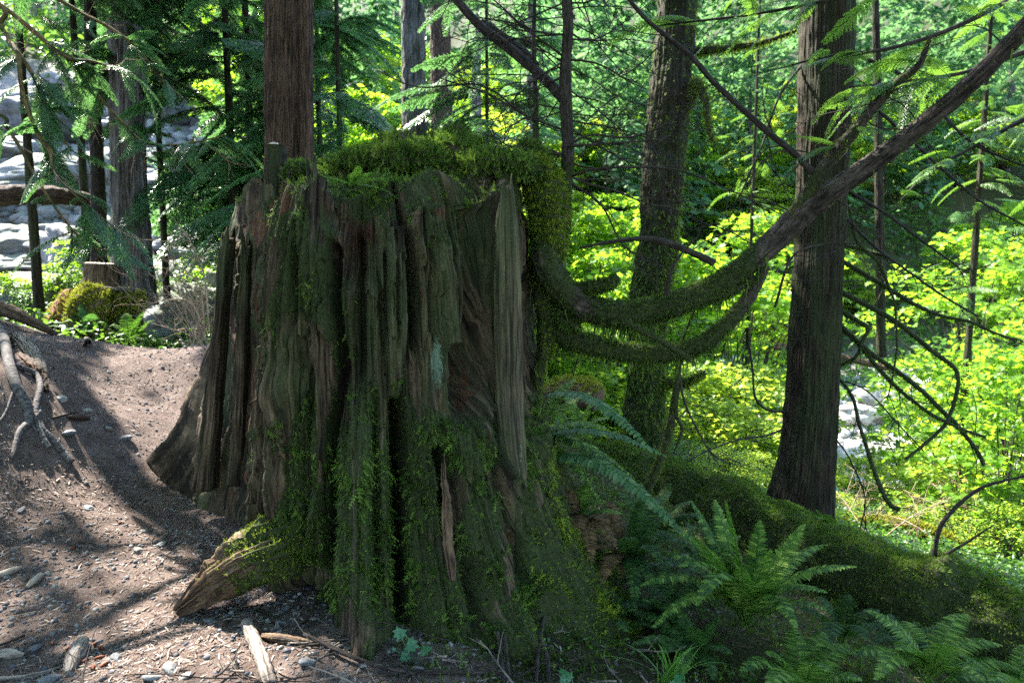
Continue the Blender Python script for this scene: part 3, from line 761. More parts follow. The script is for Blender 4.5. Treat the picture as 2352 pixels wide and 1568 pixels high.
# hanging moss skirts on the mounds of the top
def mound(name, c, rx, ry, rz, mat, count, seed, size=.036):
    u = np.linspace(0, 2 * math.pi, 90, endpoint=False); v = np.linspace(.02, math.pi * .72, 46)
    U, Vv = np.meshgrid(u, v)
    S = np.stack([np.cos(U) * np.sin(Vv), np.sin(U) * np.sin(Vv), np.cos(Vv)], -1).reshape(-1, 3)
    k = 1 + .22 * fbm(S * 2.2 + seed, 3, seed)
    k = k + .10 * fbm(S * 7 + seed, 2, seed)
    P = S * k[:, None] * np.array([rx, ry, rz]) * .86 + c
    m = 90; i = np.arange(45)[:, None] * m; j = np.arange(m)[None]
    Q = np.stack([i + j, i + m + j, i + m + (j + 1) % m, i + (j + 1) % m], -1).reshape(-1, 4)
    mk(name, P, Q, None, M['mosslimb'], stump, attrs={'bk': P, 'moss': np.full(len(P), .4)})
    count = int(count * 1.7); p, n = scatter(P, Q, count); q_ = R.random(count) < .75
    V, Q2, T = tufts(p, n, size * np.where(q_, .42, 1.05), np.where(n[:, 2] > .6, .1, .85))
    tag(mk('mound_moss', V, None, T, mat, host(stump), smooth_=False), kind='stuff')
mound('moss_mound', at(835, 372, 3.85), .16, .14, 0.061, M['moss'], 2600, 1)
mound('moss_mound', at(905, 372, 3.80), .15, .15, 0.094, M['moss'], 3400, 2, .038)
mound('moss_mound', at(975, 370, 3.85), .15, .15, 0.094, M['moss'], 3400, 3, .038)
mound('moss_mound', at(1125, 380, 3.80), .17, .15, 0.086, M['moss'], 3200, 4, .036)
mound('moss_mound', at(1190, 390, 3.80), .13, .15, 0.094, M['moss'], 2400, 5, .036)
mound('moss_mound', at(690, 395, 4.05), .10, .12, .06, M['moss'], 1200, 6, .03)

# ------------------------------------------------------------------ twigs
def unit(v): v = np.asarray(v, float); return v / max(np.linalg.norm(v), 1e-9)
def grow(acc, p, d, L, r, depth, kids, wig=.25, grav=-.05, seg=5, split=.55):
    """a twig that forks into finer twigs"""
    n = 5; pts = [np.array(p, float)]; d = unit(d)
    for k in range(n):
        d = unit(d + R.normal(size=3) * wig + np.array([0, 0, grav]))
        pts.append(pts[-1] + d * L / n)
    V, Q, T, A = tube(pts, np.linspace(r, r * .35, n + 1), seg=seg, n=7, cap=False)
    acc.add(V, Q, None, A)
    if depth > 0:
        for k in range(kids):
            t = R.uniform(.15, .98); f = t * n; a = int(min(f, n - 1)); q = pts[a] + (pts[a + 1] - pts[a]) * (f - a)
            dd = unit(pts[a + 1] - pts[a]); s_ = unit(np.cross(dd, R.normal(size=3) + np.array([0, 0, 1.2])))
            if R.random() < .5: s_ = -s_
            grow(acc, q, dd * (1 - split) + s_ * split + R.normal(size=3) * .12, L * R.uniform(.25, .55) * (1.1 - t * .5), r * .45, depth - 1, max(2, kids * 2 // 3), wig, grav, 4, split)
    return pts
def twig_part(name, parent, p, d, L, r, kids=9, depth=2, mat=None, **k):
    a = Acc(); grow(a, p, d, L, r, depth, kids, **k)
    return a.build(name, mat or M['twig'], parent)
def on_path(stations, t):
    P = np.array([at(a, b, c) for a, b, c, d in stations]); n = len(P) - 1; f = t * n; k = int(min(f, n - 1))
    return P[k] + (P[k + 1] - P[k]) * (f - k), unit(P[k + 1] - P[k])
def mossy(parent, V, Q, count, size=.022, mat='moss', hang=.7, rnd=.6, weight=None, name='moss'):
    p, n = scatter(V, Q, count, weight)
    Vt, _, T = tufts(p, n, size, np.where(n[:, 2] > .3, .1, hang), rnd)
    return tag(mk(name, Vt, None, T, M[mat], host(parent), smooth_=False), kind='stuff')
def strands(parent, V, Q, count, ln=.12, mat='moss', weight=None):
    """hanging beards of moss"""
    p, n = scatter(V, Q, count, weight or (lambda c, n: np.clip(-n[:, 2] - .1, 0, 1)))
    acc = Acc()
    for q in p:
        l = ln * R.uniform(.3, 1.3); m = 5
        x = q + np.cumsum(np.column_stack([R.normal(size=(m, 2)) * .004, np.full(m, -l / m)]), 0)
        x = np.vstack([q + [0, 0, .01], x]); wd = np.array([.003, .004, .0035, .003, .002, .0004]) * R.uniform(.7, 1.5)
        a = R.uniform(0, 3.14); sx = np.array([math.cos(a), math.sin(a), 0])
        Vs = np.concatenate([x + sx * wd[:, None], x - sx * wd[:, None]])
        k = np.arange(m); acc.add(Vs, np.stack([k, k + 1, k + 7, k + 6], 1))
    V2, Q2, _ = acc.get()
    return tag(mk('hanging_moss', V2, Q2, None, M[mat], host(parent), smooth_=False), kind='stuff')

# ------------------------------------------------------------------ the tree growing out of the right shoulder of the stump
hem = thing('hemlock_tree', 'crooked dark hemlock with a sagging mossy limb, rooted on the right shoulder of the stump', 'tree', at(1250, 640, 3.95))
T1 = [(1312, -900, 4.4, 3), (1308, -500, 4.25, 7), (1304, -180, 4.15, 10), (1302, 0, 4.12, 11), (1305, 60, 4.1, 11.5), (1300, 140, 4.1, 12), (1299, 220, 4.08, 14), (1304, 330, 4.05, 13), (1302, 400, 4.02, 15), (1292, 450, 4.0, 19), (1290, 500, 3.98, 20), (1268, 560, 3.95, 26)]
V, Q, T, A = ptube(T1, seg=36, n=200, amp=.10, flute=.004, fk=4, seed=2)
mk('trunk', V, Q, T, M['branch'], hem, attrs={'bk': A, 'moss': smooth(300, 460, proj(V)[1]) * .9})
mossy(hem, V, Q, 2200, .016, weight=lambda c, n: smooth(330, 470, proj(c)[1]) + .04)
B1 = [(820, -260, 4.9, 3), (930, -130, 4.7, 6), (1020, -30, 4.5, 8), (1052, 5, 4.45, 9), (1105, 62, 4.4, 10), (1165, 108, 4.35, 11), (1225, 158, 4.25, 11), (1268, 198, 4.15, 12), (1300, 232, 4.08, 14)]
V, Q, T, A = ptube(B1, seg=26, n=120, amp=.10, seed=4); mk('branch', V, Q, T, M['branch'], hem, attrs={'bk': A})
B1b = [(1105, 50, 4.5, 7), (1150, 80, 4.5, 8), (1200, 115, 4.4, 8), (1230, 150, 4.28, 9)]
V, Q, T, A = ptube(B1b, seg=20, n=60, amp=.10, seed=5); mk('branch', V, Q, T, M['branch'], hem, attrs={'bk': A})
# mossy root mass over the shoulder of the stump
RM1 = [(1212, 372, 3.95, 26), (1238, 398, 3.92, 38), (1255, 450, 3.88, 44), (1262, 520, 3.85, 44), (1256, 580, 3.85, 38), (1246, 630, 3.85, 30), (1250, 690, 3.85, 24), (1258, 740, 3.85, 24), (1252, 800, 3.85, 17), (1238, 850, 3.85, 12), (1232, 930, 3.85, 12), (1226, 1000, 3.85, 10), (1240, 1070, 3.85, 9), (1252, 1130, 3.85, 9)]
V, Q, T, A = ptube(RM1, seg=60, n=240, amp=.22, flute=.01, fk=3, seed=9)
mk('root', V, Q, T, M['mosslimb'], hem, attrs={'bk': A, 'moss': .35 * (proj(V)[1] < 600) })['label'] = 'moss swaddled root running down beside the stump'
mossy(hem, V, Q, 12000, .024, 'mossbright', .85, .6, lambda c, n: np.where(proj(c)[1] < 610, 1.0, .22))
strands(hem, V, Q, 220, .10)
V, Q, T, A = ptube([(1185, 340, 3.95, 18), (1225, 360, 3.95, 26), (1262, 420, 3.92, 24), (1290, 500, 3.92, 16)], seg=30, n=60, amp=.2, seed=12)
mk('root', V, Q, T, M['mosslimb'], hem, attrs={'bk': A}); mossy(hem, V, Q, 2600, .028, 'moss', .8)
L1 = [(1258, 500, 3.90, 14), (1250, 545, 3.84, 24), (1250, 590, 3.78, 31), (1268, 634, 3.76, 33), (1304, 676, 3.76, 32), (1350, 708, 3.76, 30), (1420, 722, 3.72, 30), (1500, 712, 3.70, 28), (1580, 688, 3.68, 27), (1660, 648, 3.66, 26), (1730, 596, 3.64, 26), (1790, 540, 3.62, 27), (1840, 492, 3.60, 28), (1900, 448, 3.55, 24), (1980, 392, 3.5, 22), (2080, 318, 3.42, 20), (2180, 236, 3.34, 19), (2262, 160, 3.26, 18), (2352, 66, 3.18, 18), (2470, -60, 3.08, 17), (2750, -330, 2.95, 14), (3100, -640, 2.85, 9), (3500, -900, 2.8, 3)]
V, Q, T, A = ptube(L1, seg=56, n=520, amp=.09, flute=.007, fk=4, seed=21, lump=2)
px_ = proj(V)[0]
mk('limb', V, Q, T, M['limb'], hem, attrs={'bk': A, 'moss': .5 * (1 - smooth(1300, 1380, px_)) * (px_ < 1380) + .8 * smooth(1330, 1400, px_) * (1 - smooth(1690, 1800, px_))})['label'] = 'long bare scaly limb rising to the upper right, mossy in its sag'
wl = lambda c, n: (smooth(1290, 1430, proj(c)[0]) ** 2 + .7 * (1 - smooth(525, 590, proj(c)[1])) * (proj(c)[0] < 1300) + .03 + (.35 + .5 * smooth(-.1, .25, fbm(c * 7, 2, 51))) * (proj(c)[0] < 1400)) * (1 - .97 * smooth(1640, 1790, proj(c)[0]))
mossy(hem, V, Q, 13000, .017, 'moss', .75, .8, wl)
strands(hem, V, Q, 170, .11, 'moss', lambda c, n: wl(c, n) * np.clip(-n[:, 2] - .2, 0, 1) * (1 + 5 * blob(*proj(c), 1440, 740, 50, 60)))
mossy(hem, V, Q, 500, .014, 'mossbright', .2, .9, lambda c, n: smooth(1750, 1800, proj(c)[0]) * (fbm(c * 7, 2, 4) > .25))
L2 = [(1262, 735, 3.86, 18), (1300, 772, 3.84, 24), (1360, 792, 3.8, 22), (1440, 808, 3.76, 21), (1520, 812, 3.74, 20), (1592, 798, 3.72, 19), (1655, 758, 3.7, 17), (1708, 700, 3.7, 16), (1740, 648, 3.68, 13), (1758, 610, 3.68, 11)]
V, Q, T, A = ptube(L2, seg=40, n=220, amp=.16, seed=22, lump=3)
mk('limb', V, Q, T, M['mosslimb'], hem, attrs={'bk': A, 'moss': -.75 * smooth(1680, 1740, proj(V)[0])})['label'] = 'shorter lower limb thick with hanging moss'
wl2 = lambda c, n: 1 - .85 * smooth(1640, 1730, proj(c)[0])
mossy(hem, V, Q, 8500, .016, 'moss', .75, .8, wl2)
strands(hem, V, Q, 180, .085, 'moss', lambda c, n: wl2(c, n) * np.clip(-n[:, 2] - .2, 0, 1))
for st, c_, sz in (([(1315, 668, 3.78, 12), (1345, 662, 3.76, 15), (1385, 655, 3.72, 14), (1408, 646, 3.7, 12), (1420, 634, 3.69, 6)], 1500, .02),
                   ([(1262, 700, 3.86, 14), (1290, 722, 3.8, 20), (1318, 748, 3.76, 17), (1322, 758, 3.75, 8)], 1500, .024),
                   ([(1430, 735, 3.66, 9), (1480, 762, 3.6, 7), (1530, 790, 3.56, 7), (1588, 828, 3.52, 5)], 700, .014),
                   ([(1560, 815, 3.74, 6), (1556, 880, 3.74, 7), (1552, 950, 3.75, 5), (1566, 985, 3.76, 4), (1548, 1040, 3.78, 2)], 200, .01),
                   ([(1600, 690, 3.68, 8), (1640, 682, 3.66, 12), (1690, 662, 3.64, 11), (1752, 628, 3.62, 5)], 900, .018)):
    V, Q, T, A = ptube(st, seg=20, n=60, amp=.15, seed=int(c_) % 7); mk('broken_branch', V, Q, T, M['mosslimb'], hem, attrs={'bk': A}); mossy(hem, V, Q, c_, sz)
L5 = [(1822, 505, 3.60, 20), (1842, 468, 3.58, 16), (1868, 420, 3.55, 14), (1905, 368, 3.52, 13), (1958, 306, 3.48, 13), (2008, 246, 3.44, 11), (2060, 190, 3.40, 9), (2110, 150, 3.36, 7), (2135, 90, 3.32, 4)]
V, Q, T, A = ptube(L5, seg=30, n=180, amp=.18, seed=31, lump=3)
mk('limb', V, Q, T, M['limb'], hem, attrs={'bk': A, 'moss': .45 + .3 * pn(V * 6, 4)})['label'] = 'fork of the long limb with pale lichen and small live twigs'
mossy(hem, V, Q, 900, .013, 'mossbright', .2, .9, lambda c, n: (fbm(c * 8, 2, 14) > .1) * 1.0 + .02)
L6 = [(1400, -60, 3.75, 4), (1470, 30, 3.72, 4.5), (1520, 75, 3.7, 5), (1585, 128, 3.68, 5.5), (1640, 190, 3.65, 6), (1700, 246, 3.62, 6.5), (1760, 300, 3.60, 7), (1815, 345, 3.58, 7), (1850, 378, 3.56, 7), (1876, 412, 3.55, 8)]
V, Q, T, A = ptube(L6, seg=16, n=120, amp=.12, seed=33); mk('branch', V, Q, T, M['branch'], hem, attrs={'bk': A})
L8 = [(1640, 604, 3.66, 9), (1600, 585, 3.66, 8), (1540, 560, 3.68, 8), (1480, 548, 3.7, 6), (1400, 556, 3.72, 4), (1330, 570, 3.74, 2)]
V, Q, T, A = ptube(L8, seg=12, n=60, amp=.12, seed=34); mk('branch', V, Q, T, M['branch'], hem, attrs={'bk': A})
L9 = [(1530, 690, 3.68, 9), (1535, 650, 3.66, 5), (1552, 600, 3.66, 3), (1600, 545, 3.64, 2)]
V, Q, T, A = ptube(L9, seg=12, n=40, amp=.12, seed=35); mk('branch', V, Q, T, M['branch'], hem, attrs={'bk': A})
# dead side branches with fine twigs
def cam_dir(dx, dy, dz): return unit([dx, dz, -dy])     # right, down, away
for k in range(46):
    t = R.uniform(.02, .74); p, d = on_path(T1, .12 + .88 * t)
    sx = R.choice([-1, 1], p=[.42, .58]); a = R.uniform(-.5, .35)
    twig_part('side_branch', hem, p, cam_dir(sx, -a * 1.0 * (1 if R.random() < .7 else -1), R.uniform(-.5, .6)), R.uniform(.45, 1.15), R.uniform(.004, .008), kids=7, grav=R.uniform(-.10, .03))
for st, nn in ((B1, 11), (L6, 18), (L1, 12), (L5, 12), (L8, 5)):
    for k in range(nn):
        p, d = on_path(st, R.uniform(.15, .9))
        if st is L1 and proj(p[None])[0][0] < 1500: continue
        twig_part('side_branch', hem, p, cam_dir(R.normal(), R.normal() * .8 + .1, R.normal() * .4), R.uniform(.2, .6), R.uniform(.002, .005), kids=6, depth=2 if R.random() < .5 else 1)
# long named sweeping twigs
for pts in ([(1300, 580 - 245, 4.0), (1400, 330, 3.9), (1500, 322, 3.8), (1560, 318, 3.7)], [(1312, 405, 4.0), (1370, 388, 3.9), (1480, 384, 3.8), (1560, 392, 3.75), (1650, 425, 3.7), (1790, 490, 3.65)],
            [(1310, 330, 4.0), (1360, 310, 3.95), (1440, 316, 3.9), (1520, 290, 3.8), (1600, 240, 3.7)], [(1294, 130, 4.1), (1240, 90, 4.1), (1180, 55, 4.1), (1100, 40, 4.1)],
            [(1296, 300, 4.05), (1200, 262, 4.1), (1120, 215, 4.1), (1010, 180, 4.15)], [(1228, 280, 4.1), (1180, 245, 4.1), (1100, 195, 4.1), (960, 200, 4.2), (860, 160, 4.3)],
            [(1560, 860, 3.74), (1575, 930, 3.7), (1620, 1020, 3.7), (1660, 1080, 3.65)], [(1780, 705, 3.6), (1820, 590, 3.5), (1900, 560, 3.5), (1980, 560, 3.4)],
            [(1310, 420, 4.0), (1380, 470, 3.9), (1430, 560, 3.9), (1500, 610, 3.8)]):
    P_s = [at(*q) for q in pts]; a = Acc(); V, Q, T, A = tube(P_s, np.linspace(.008, .003, len(P_s)), seg=6, n=40, amp=.1); a.add(V, Q, T, A)
    for k in range(8):
        f = R.uniform(.1, .95) * (len(P_s) - 1); j = int(f); q = P_s[j] + (P_s[min(j + 1, len(P_s) - 1)] - P_s[j]) * (f - j)
        grow(a, q, R.normal(size=3) * [1, .5, .8] + unit(P_s[-1] - P_s[0]), R.uniform(.15, .4), .003, 1, 5)
    a.build('side_branch', M['twig'], hem)

sap = thing('sapling', 'thin straight moss flecked sapling standing left of the crooked hemlock, on top of the stump', 'tree', at(1230, 360, 4.15))
ST = [(1222, -500, 4.2, 1.5), (1226, -120, 4.2, 3.5), (1228, 0, 4.2, 4), (1226, 90, 4.2, 4.5), (1229, 180, 4.2, 5), (1231, 260, 4.18, 6), (1230, 330, 4.15, 8), (1230, 400, 4.1, 9)]
V, Q, T, A = ptube(ST, seg=16, n=90, amp=.14); mk('trunk', V, Q, T, M['branch'], sap, attrs={'bk': A, 'moss': smooth(120, 330, proj(V)[1]) * .8})
mossy(sap, V, Q, 900, .012, weight=lambda c, n: smooth(100, 330, proj(c)[1]))
for k in range(14):
    p, d = on_path(ST, R.uniform(.05, .85)); twig_part('side_branch', sap, p, cam_dir(R.choice([-1, 1]), R.uniform(-.6, .5), R.normal() * .5), R.uniform(.3, .9), .0045, kids=7)

lean = thing('leaning_sapling', 'slender mossy stem leaning up out of the ferns below the sagging limb', 'tree', gpix(1470, 1180))
V, Q, T, A = ptube([(1455, 1230, 4.3, 11), (1478, 1145, 4.3, 11), (1515, 1060, 4.28, 10), (1540, 980, 4.25, 9), (1550, 905, 4.2, 7), (1560, 850, 4.15, 5), (1566, 790, 4.1, 3), (1600, 700, 4.0, 2)], seg=18, n=80, amp=.14)
mk('stem', V, Q, T, M['mosslimb'], lean, attrs={'bk': A}); mossy(lean, V, Q, 1500, .014, 'mossbright', .4)
for k in range(5): twig_part('side_branch', lean, at(1550 + 6 * k, 905 - 40 * k, 4.2), cam_dir(R.normal(), -.2, .2), .35, .003, kids=5)

# ------------------------------------------------------------------ foliage templates
def conifer_spray(L=1.1, wd=.30, droop=.35, step=.036, leaf=.06, lw=.019, seed=0, lstep=.021):
    """flat drooping branch along +X with side twigs and leaflets"""
    acc = Acc(); m = 14; t = np.linspace(0, 1, m)
    ax = np.stack([t * L, .06 * np.sin(t * 3 + seed), -droop * L * t ** 2 + .06 * t * L], 1)
    V, Q, T, A = tube(ax, np.linspace(.007, .0018, m) * (L / 1.1), seg=4, n=m, cap=False); acc.add(V, Q, None, A); woodn = len(Q)
    lv = []; P0 = []; D0 = []; N0 = []
    n = int(L / step)
    for k in range(n):
        tt = (k + .6) / n; c = np.array([np.interp(tt, t, ax[:, q]) for q in range(3)])
        f = min(1, tt * 3.2) * (1 - tt) ** .75
        for s_ in (-1, 1):
            l = wd * f * R.uniform(.7, 1.15) + .03; a = R.uniform(.75, 1.05)
            d = unit([math.cos(a), s_ * math.sin(a), -.12 - .25 * tt]); mm = max(2, int(l / lstep))
            for q in range(mm):
                u = (q + .5) / mm; pp = c + d * l * u + np.array([0, 0, -.25 * l * u * u])
                for z in (-1, 1):
                    dd = unit(d * .8 + np.cross([0, 0, 1], d) * z * .75 + R.normal(size=3) * .15 + np.array([0, 0, -.15]))
                    P0.append(pp); D0.append(dd * leaf * (1 - .55 * u) * R.uniform(.7, 1.2)); N0.append([R.normal() * .3, R.normal() * .3, 1])
            P0.append(c); D0.append(d * l * 1.05); N0.append([0, 0, 1])
    P0 = np.array(P0); D0 = np.array(D0); N0 = np.array(N0); ln = np.linalg.norm(D0, axis=1)
    B = basis(D0, N0)
    tv = np.array([[-.5, 0, .0], [.5, 0, .0], [.35, 0, .7], [0, 0, 1.0], [-.35, 0, .7]])
    V2 = np.einsum('nij,nkj->nki', B, tv[None] * np.stack([np.full_like(ln, lw) * np.where(ln > leaf * 1.3, .45, 1), np.ones_like(ln), ln], 1)[:, None]) + P0[:, None]
    T2 = stampf(np.array([[0, 1, 2], [0, 2, 4], [4, 2, 3]]), 5, len(P0))
    acc.add(V2.reshape(-1, 3), None, T2)
    return acc, woodn
def spray_obj(name, mats, **k):
    acc, wn = conifer_spray(**k); V, Q, T = acc.get()
    me = mk(name, V, Q, T, mats, None, smooth_=False, attrs={'bk': V}, mi=np.concatenate([np.zeros(len(Q)), np.ones(len(T))]))
    d = me.data; bpy.data.objects.remove(me); return d
SPRAY = [spray_obj('foliage', [M['twig'], M['needle']], seed=s_, L=L_, wd=w_, droop=d_) for s_, L_, w_, d_ in ((0, 1.1, .30, .35), (1, 1.2, .26, .6), (2, .9, .28, .2), (3, 1.3, .34, .45))]
SPRAYH = [spray_obj('foliage', [M['twig'], M['needle2']], seed=s_, L=L_, wd=w_, droop=d_, leaf=.034, lw=.013, lstep=.014) for s_, L_, w_, d_ in ((4, .8, .20, .3), (5, .7, .22, .15), (6, .9, .18, .5))]
def place_spray(meshes, parent, p, d, scale=1.0, roll=0.0, name='foliage'):
    o = bpy.data.objects.new(name, meshes[R.integers(0, len(meshes))]); COL.objects.link(o); o.parent = parent
    d = Vector(tuple(d)).normalized(); q = d.to_track_quat('X', 'Z')
    o.rotation_mode = 'QUATERNION'
    from mathutils import Quaternion
    o.rotation_quaternion = q @ Quaternion((1, 0, 0), roll)
    o.location = Vector(tuple(p)) - wloc(parent); o.scale = (scale,) * 3
    return o
_lobes = [(0, 0), (.18, .06), (.42, -.06), (.36, .22), (.60, .38), (.34, .46), (.36, .78), (.14, .66), (0, 1.0)]
LEAF = np.array([(x, 0, z) for x, z in _lobes] + [(-x, 0, z) for x, z in _lobes[1:-1][::-1]], float)
LEAF[:, 1] = np.abs(LEAF[:, 0]) * .22 - .15 * LEAF[:, 2] ** 2
LEAFT = np.array([(0, k, k + 1) for k in range(1, len(LEAF) - 1)])
OVAL = np.array([(0, 0, 0), (.2, .05, .3), (.22, .05, .6), (0, -.05, 1), (-.22, .05, .6), (-.2, .05, .3)], float)
OVALT = np.array([(0, 1, 2), (0, 2, 3), (0, 3, 4), (0, 4, 5)])
def leaf_cloud(P, size, tmpl=(LEAF, LEAFT), flat=.35, out=None):
    n = len(P); az = R.uniform(0, 6.283, n)
    D = np.stack([np.cos(az), np.sin(az), R.normal(size=n) * flat - .25], 1)
    if out is not None: D = D * .7 + out
    Nn = np.array([0, 0, 1.0]) + R.normal(size=(n, 3)) * flat
    return stamp(tmpl[0], basis(D, Nn), P, size * R.uniform(.6, 1.25, n)), stampf(tmpl[1], len(tmpl[0]), n)
def tiers(n, rx, ry, rz, per, disc, z0=0.0):
    """flat leaf tiers spread through a crown's volume, gaps between"""
    P = []; C = []
    for k in range(n):
        a = R.uniform(0, 6.283); q = math.sqrt(R.random()); z = R.uniform(0, 1)
        f = math.sqrt(max(0, 1 - (2 * z - .9) ** 2 * .8))
        c = np.array([rx * q * f * math.cos(a), ry * q * f * math.sin(a), z0 + rz * z]); C.append(c)
        m = int(per * R.uniform(.5, 1.3)); d = disc * R.uniform(.6, 1.3)
        ra = R.uniform(0, 6.283, m); rq = np.sqrt(R.random(m)) * d
        P.append(np.stack([c[0] + rq * np.cos(ra), c[1] + rq * np.sin(ra) , c[2] + R.normal(size=m) * .05 - .25 * rq ** 2 / d], 1))
    return np.concatenate(P), np.array(C)
def shrub_mesh(seed, mat, n=70, rx=1.3, ry=1.1, rz=2.4, per=44, disc=.36, leaf=.10, tmpl=(LEAF, LEAFT), z0=.25):
    P, C = tiers(n, rx, ry, rz, per, disc, z0); V, T = leaf_cloud(P, leaf, tmpl)
    st = Acc()
    for c in C[::2]:
        b = np.array([c[0] * .12, c[1] * .12, 0]); mid = (b + c) / 2 + np.array([0, 0, .18 * rz])
        V2, Q2, T2, A2 = tube([b, mid, c], [.012, .008, .003], seg=4, n=7, cap=False); st.add(V2, Q2, None, A2)
    Vs, Qs, _ = st.get()
    me = mk('leaves', V, None, T, mat, None, smooth_=False); d1 = me.data; bpy.data.objects.remove(me)
    me = mk('stems', Vs, Qs, None, M['twig'], None, attrs={'bk': Vs}); d2 = me.data; bpy.data.objects.remove(me)
    return d1, d2
def put(name, data, parent, loc=(0, 0, 0)):
    o = bpy.data.objects.new(name, data); COL.objects.link(o); o.parent = parent; o.location = loc; return o

# ------------------------------------------------------------------ standing trunks
def trunk_tree(name, label, stations, mat, seg=120, n=300, flute=.006, fk=14, amp=.05, seed=0, cat='tree', group=None, mossatt=None):
    b = at(*stations[-1][:3]); t = thing(name, label, cat, gp(b[0], b[1]), group)
    V, Q, T, A = ptube(stations, seg=seg, n=n, amp=amp, flute=flute, fk=fk, seed=seed)
    at_ = {'bk': A}
    if mossatt is not None: at_['moss'] = mossatt(V)
    mk('trunk', V, Q, T, mat, t, attrs=at_)
    return t, V, Q
ct, V, Q = trunk_tree('cedar_tree', 'straight reddish brown cedar trunk rising right behind the left side of the big stump', [(664, -300, 5.3, 50), (664, 0, 5.2, 51), (663, 180, 5.2, 51.5), (664, 380, 5.2, 52), (664, 560, 5.2, 56), (664, 760, 5.2, 70)], M['cedar'], seg=220, n=420, flute=.010, fk=11, seed=41)
V, Q, T, A = ptube([(703, -300, 5.12, 15), (702, 100, 5.11, 15), (704, 300, 5.1, 16), (706, 560, 5.1, 18)], seg=60, n=300, amp=.06, flute=.006, fk=6, seed=42)
mk('bark_ridge', V, Q, T, M['cedar'], ct, attrs={'bk': A})
RC = [(1908, -300, 6.0, 54), (1901, 0, 6.0, 56), (1894, 246, 5.95, 55), (1888, 400, 5.95, 53), (1882, 548, 5.95, 52), (1878, 640, 5.9, 53), (1870, 797, 5.9, 56), (1863, 938, 5.9, 58), (1855, 1040, 5.9, 62), (1846, 1110, 5.9, 69), (1834, 1180, 5.9, 80), (1826, 1260, 5.9, 92)]
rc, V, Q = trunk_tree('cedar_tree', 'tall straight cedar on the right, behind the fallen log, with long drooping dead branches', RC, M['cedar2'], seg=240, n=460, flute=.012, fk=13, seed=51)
cedar_br = [
 ([(1933, 558, 6.0), (1996, 577, 5.9), (2031, 586, 5.8), (2045, 606, 5.75)], 5, 3, 1),
 ([(1950, 480, 6.0), (1972, 551, 5.9), (2021, 604, 5.8), (2045, 663, 5.7), (2060, 709, 5.65), (2058, 797, 5.6), (2052, 867, 5.6), (2038, 917, 5.6)], 6, 2, 1),
 ([(1925, 600, 6.0), (2031, 656, 5.8), (2102, 702, 5.6), (2161, 723, 5.5), (2225, 734, 5.4), (2278, 758, 5.3), (2352, 784, 5.2)], 8, 3, 1),
 ([(1925, 662, 6.0), (2014, 713, 5.8), (2067, 748, 5.7), (2137, 801, 5.5), (2190, 836, 5.4), (2202, 862, 5.35), (2197, 902, 5.3), (2176, 962, 5.3), (2147, 997, 5.3), (2081, 1057, 5.3)], 9, 5, 1),
 ([(1925, 735, 6.0), (1996, 811, 5.8), (2067, 853, 5.65), (2119, 896, 5.5), (2172, 945, 5.4), (2200, 980, 5.3), (2242, 1033, 5.2), (2262, 1068, 5.15)], 8, 7, 1),
 ([(1920, 742, 6.0), (1961, 783, 5.9), (2014, 850, 5.7), (2067, 896, 5.6), (2137, 948, 5.4), (2207, 987, 5.2), (2267, 1003, 5.1)], 8, 4, 1),
 ([(1928, 712, 5.95), (1968, 738, 5.8), (1992, 755, 5.75), (1990, 785, 5.75), (1968, 820, 5.8), (1925, 843, 5.9)], 8, 5, 1),
 ([(1922, 858, 5.95), (1954, 917, 5.8), (1975, 973, 5.7), (1990, 1030, 5.6), (2011, 1101, 5.5), (2045, 1155, 5.4), (2066, 1170, 5.35)], 5, 8, 1),
 ([(1922, 862, 5.95), (1996, 903, 5.8), (2067, 973, 5.6), (2123, 1040, 5.5)], 3, 2, 0),
 ([(1810, 950, 5.9), (1760, 945, 5.8), (1730, 910, 5.7), (1724, 850, 5.65), (1722, 790, 5.6)], 5, 3, 0),
 ([(1806, 985, 5.9), (1760, 1000, 5.8), (1700, 1010, 5.7), (1620, 1035, 5.6), (1560, 1080, 5.5)], 4, 2, 0),
 ([(1930, 490, 6.0), (2010, 570, 5.8), (2080, 620, 5.6), (2160, 680, 5.4), (2240, 720, 5.3)], 5, 3, 0),
 ([(1945, 440, 6.0), (2030, 490, 5.8), (2110, 545, 5.6), (2200, 610, 5.4)], 6, 3, 0),
 ([(1955, 200, 6.0), (2060, 290, 5.8), (2150, 380, 5.6), (2250, 460, 5.4), (2352, 520, 5.2)], 6, 3, 0),
 ([(1955, 120, 6.0), (2088, 176, 5.7), (2154, 246, 5.5), (2225, 316, 5.3), (2295, 362, 5.2), (2380, 392, 5.1)], 6, 3, 0),
 ([(1850, 140, 6.0), (1790, 220, 5.8), (1750, 330, 5.7), (1700, 440, 5.6)], 5, 2, 0),
 ([(1915, 1000, 5.95), (1950, 1060, 5.8), (1985, 1140, 5.7), (1975, 1230, 5.6)], 3, 2, 0)]
for k, (pts, ra, rb_, ms) in enumerate(cedar_br):
    st = [(a + R.normal() * 3, b + R.normal() * 3, c, .68 * (ra + (rb_ - ra) * q / (len(pts) - 1))) for q, (a, b, c) in enumerate(pts)]
    a_ = Acc(); V, Q, T, A = ptube(st, seg=12, n=90, amp=.2, seed=k, lump=3); a_.add(V, Q, T, A)
    for _ in range(7):
        p, d = on_path(st, R.uniform(.2, 1)); grow(a_, p, d * .7 + R.normal(size=3) * .6 + np.array([0, 0, -.3]), R.uniform(.2, .55), .004, 1, 5)
    a_.build('dead_branch', M['mosslimb'] if ms else M['branch'], rc)
    if ms: mossy(rc, V, Q, 900, .017, 'moss', .9, .4, lambda c, n: np.clip(.4 - n[:, 2], .1, 1))
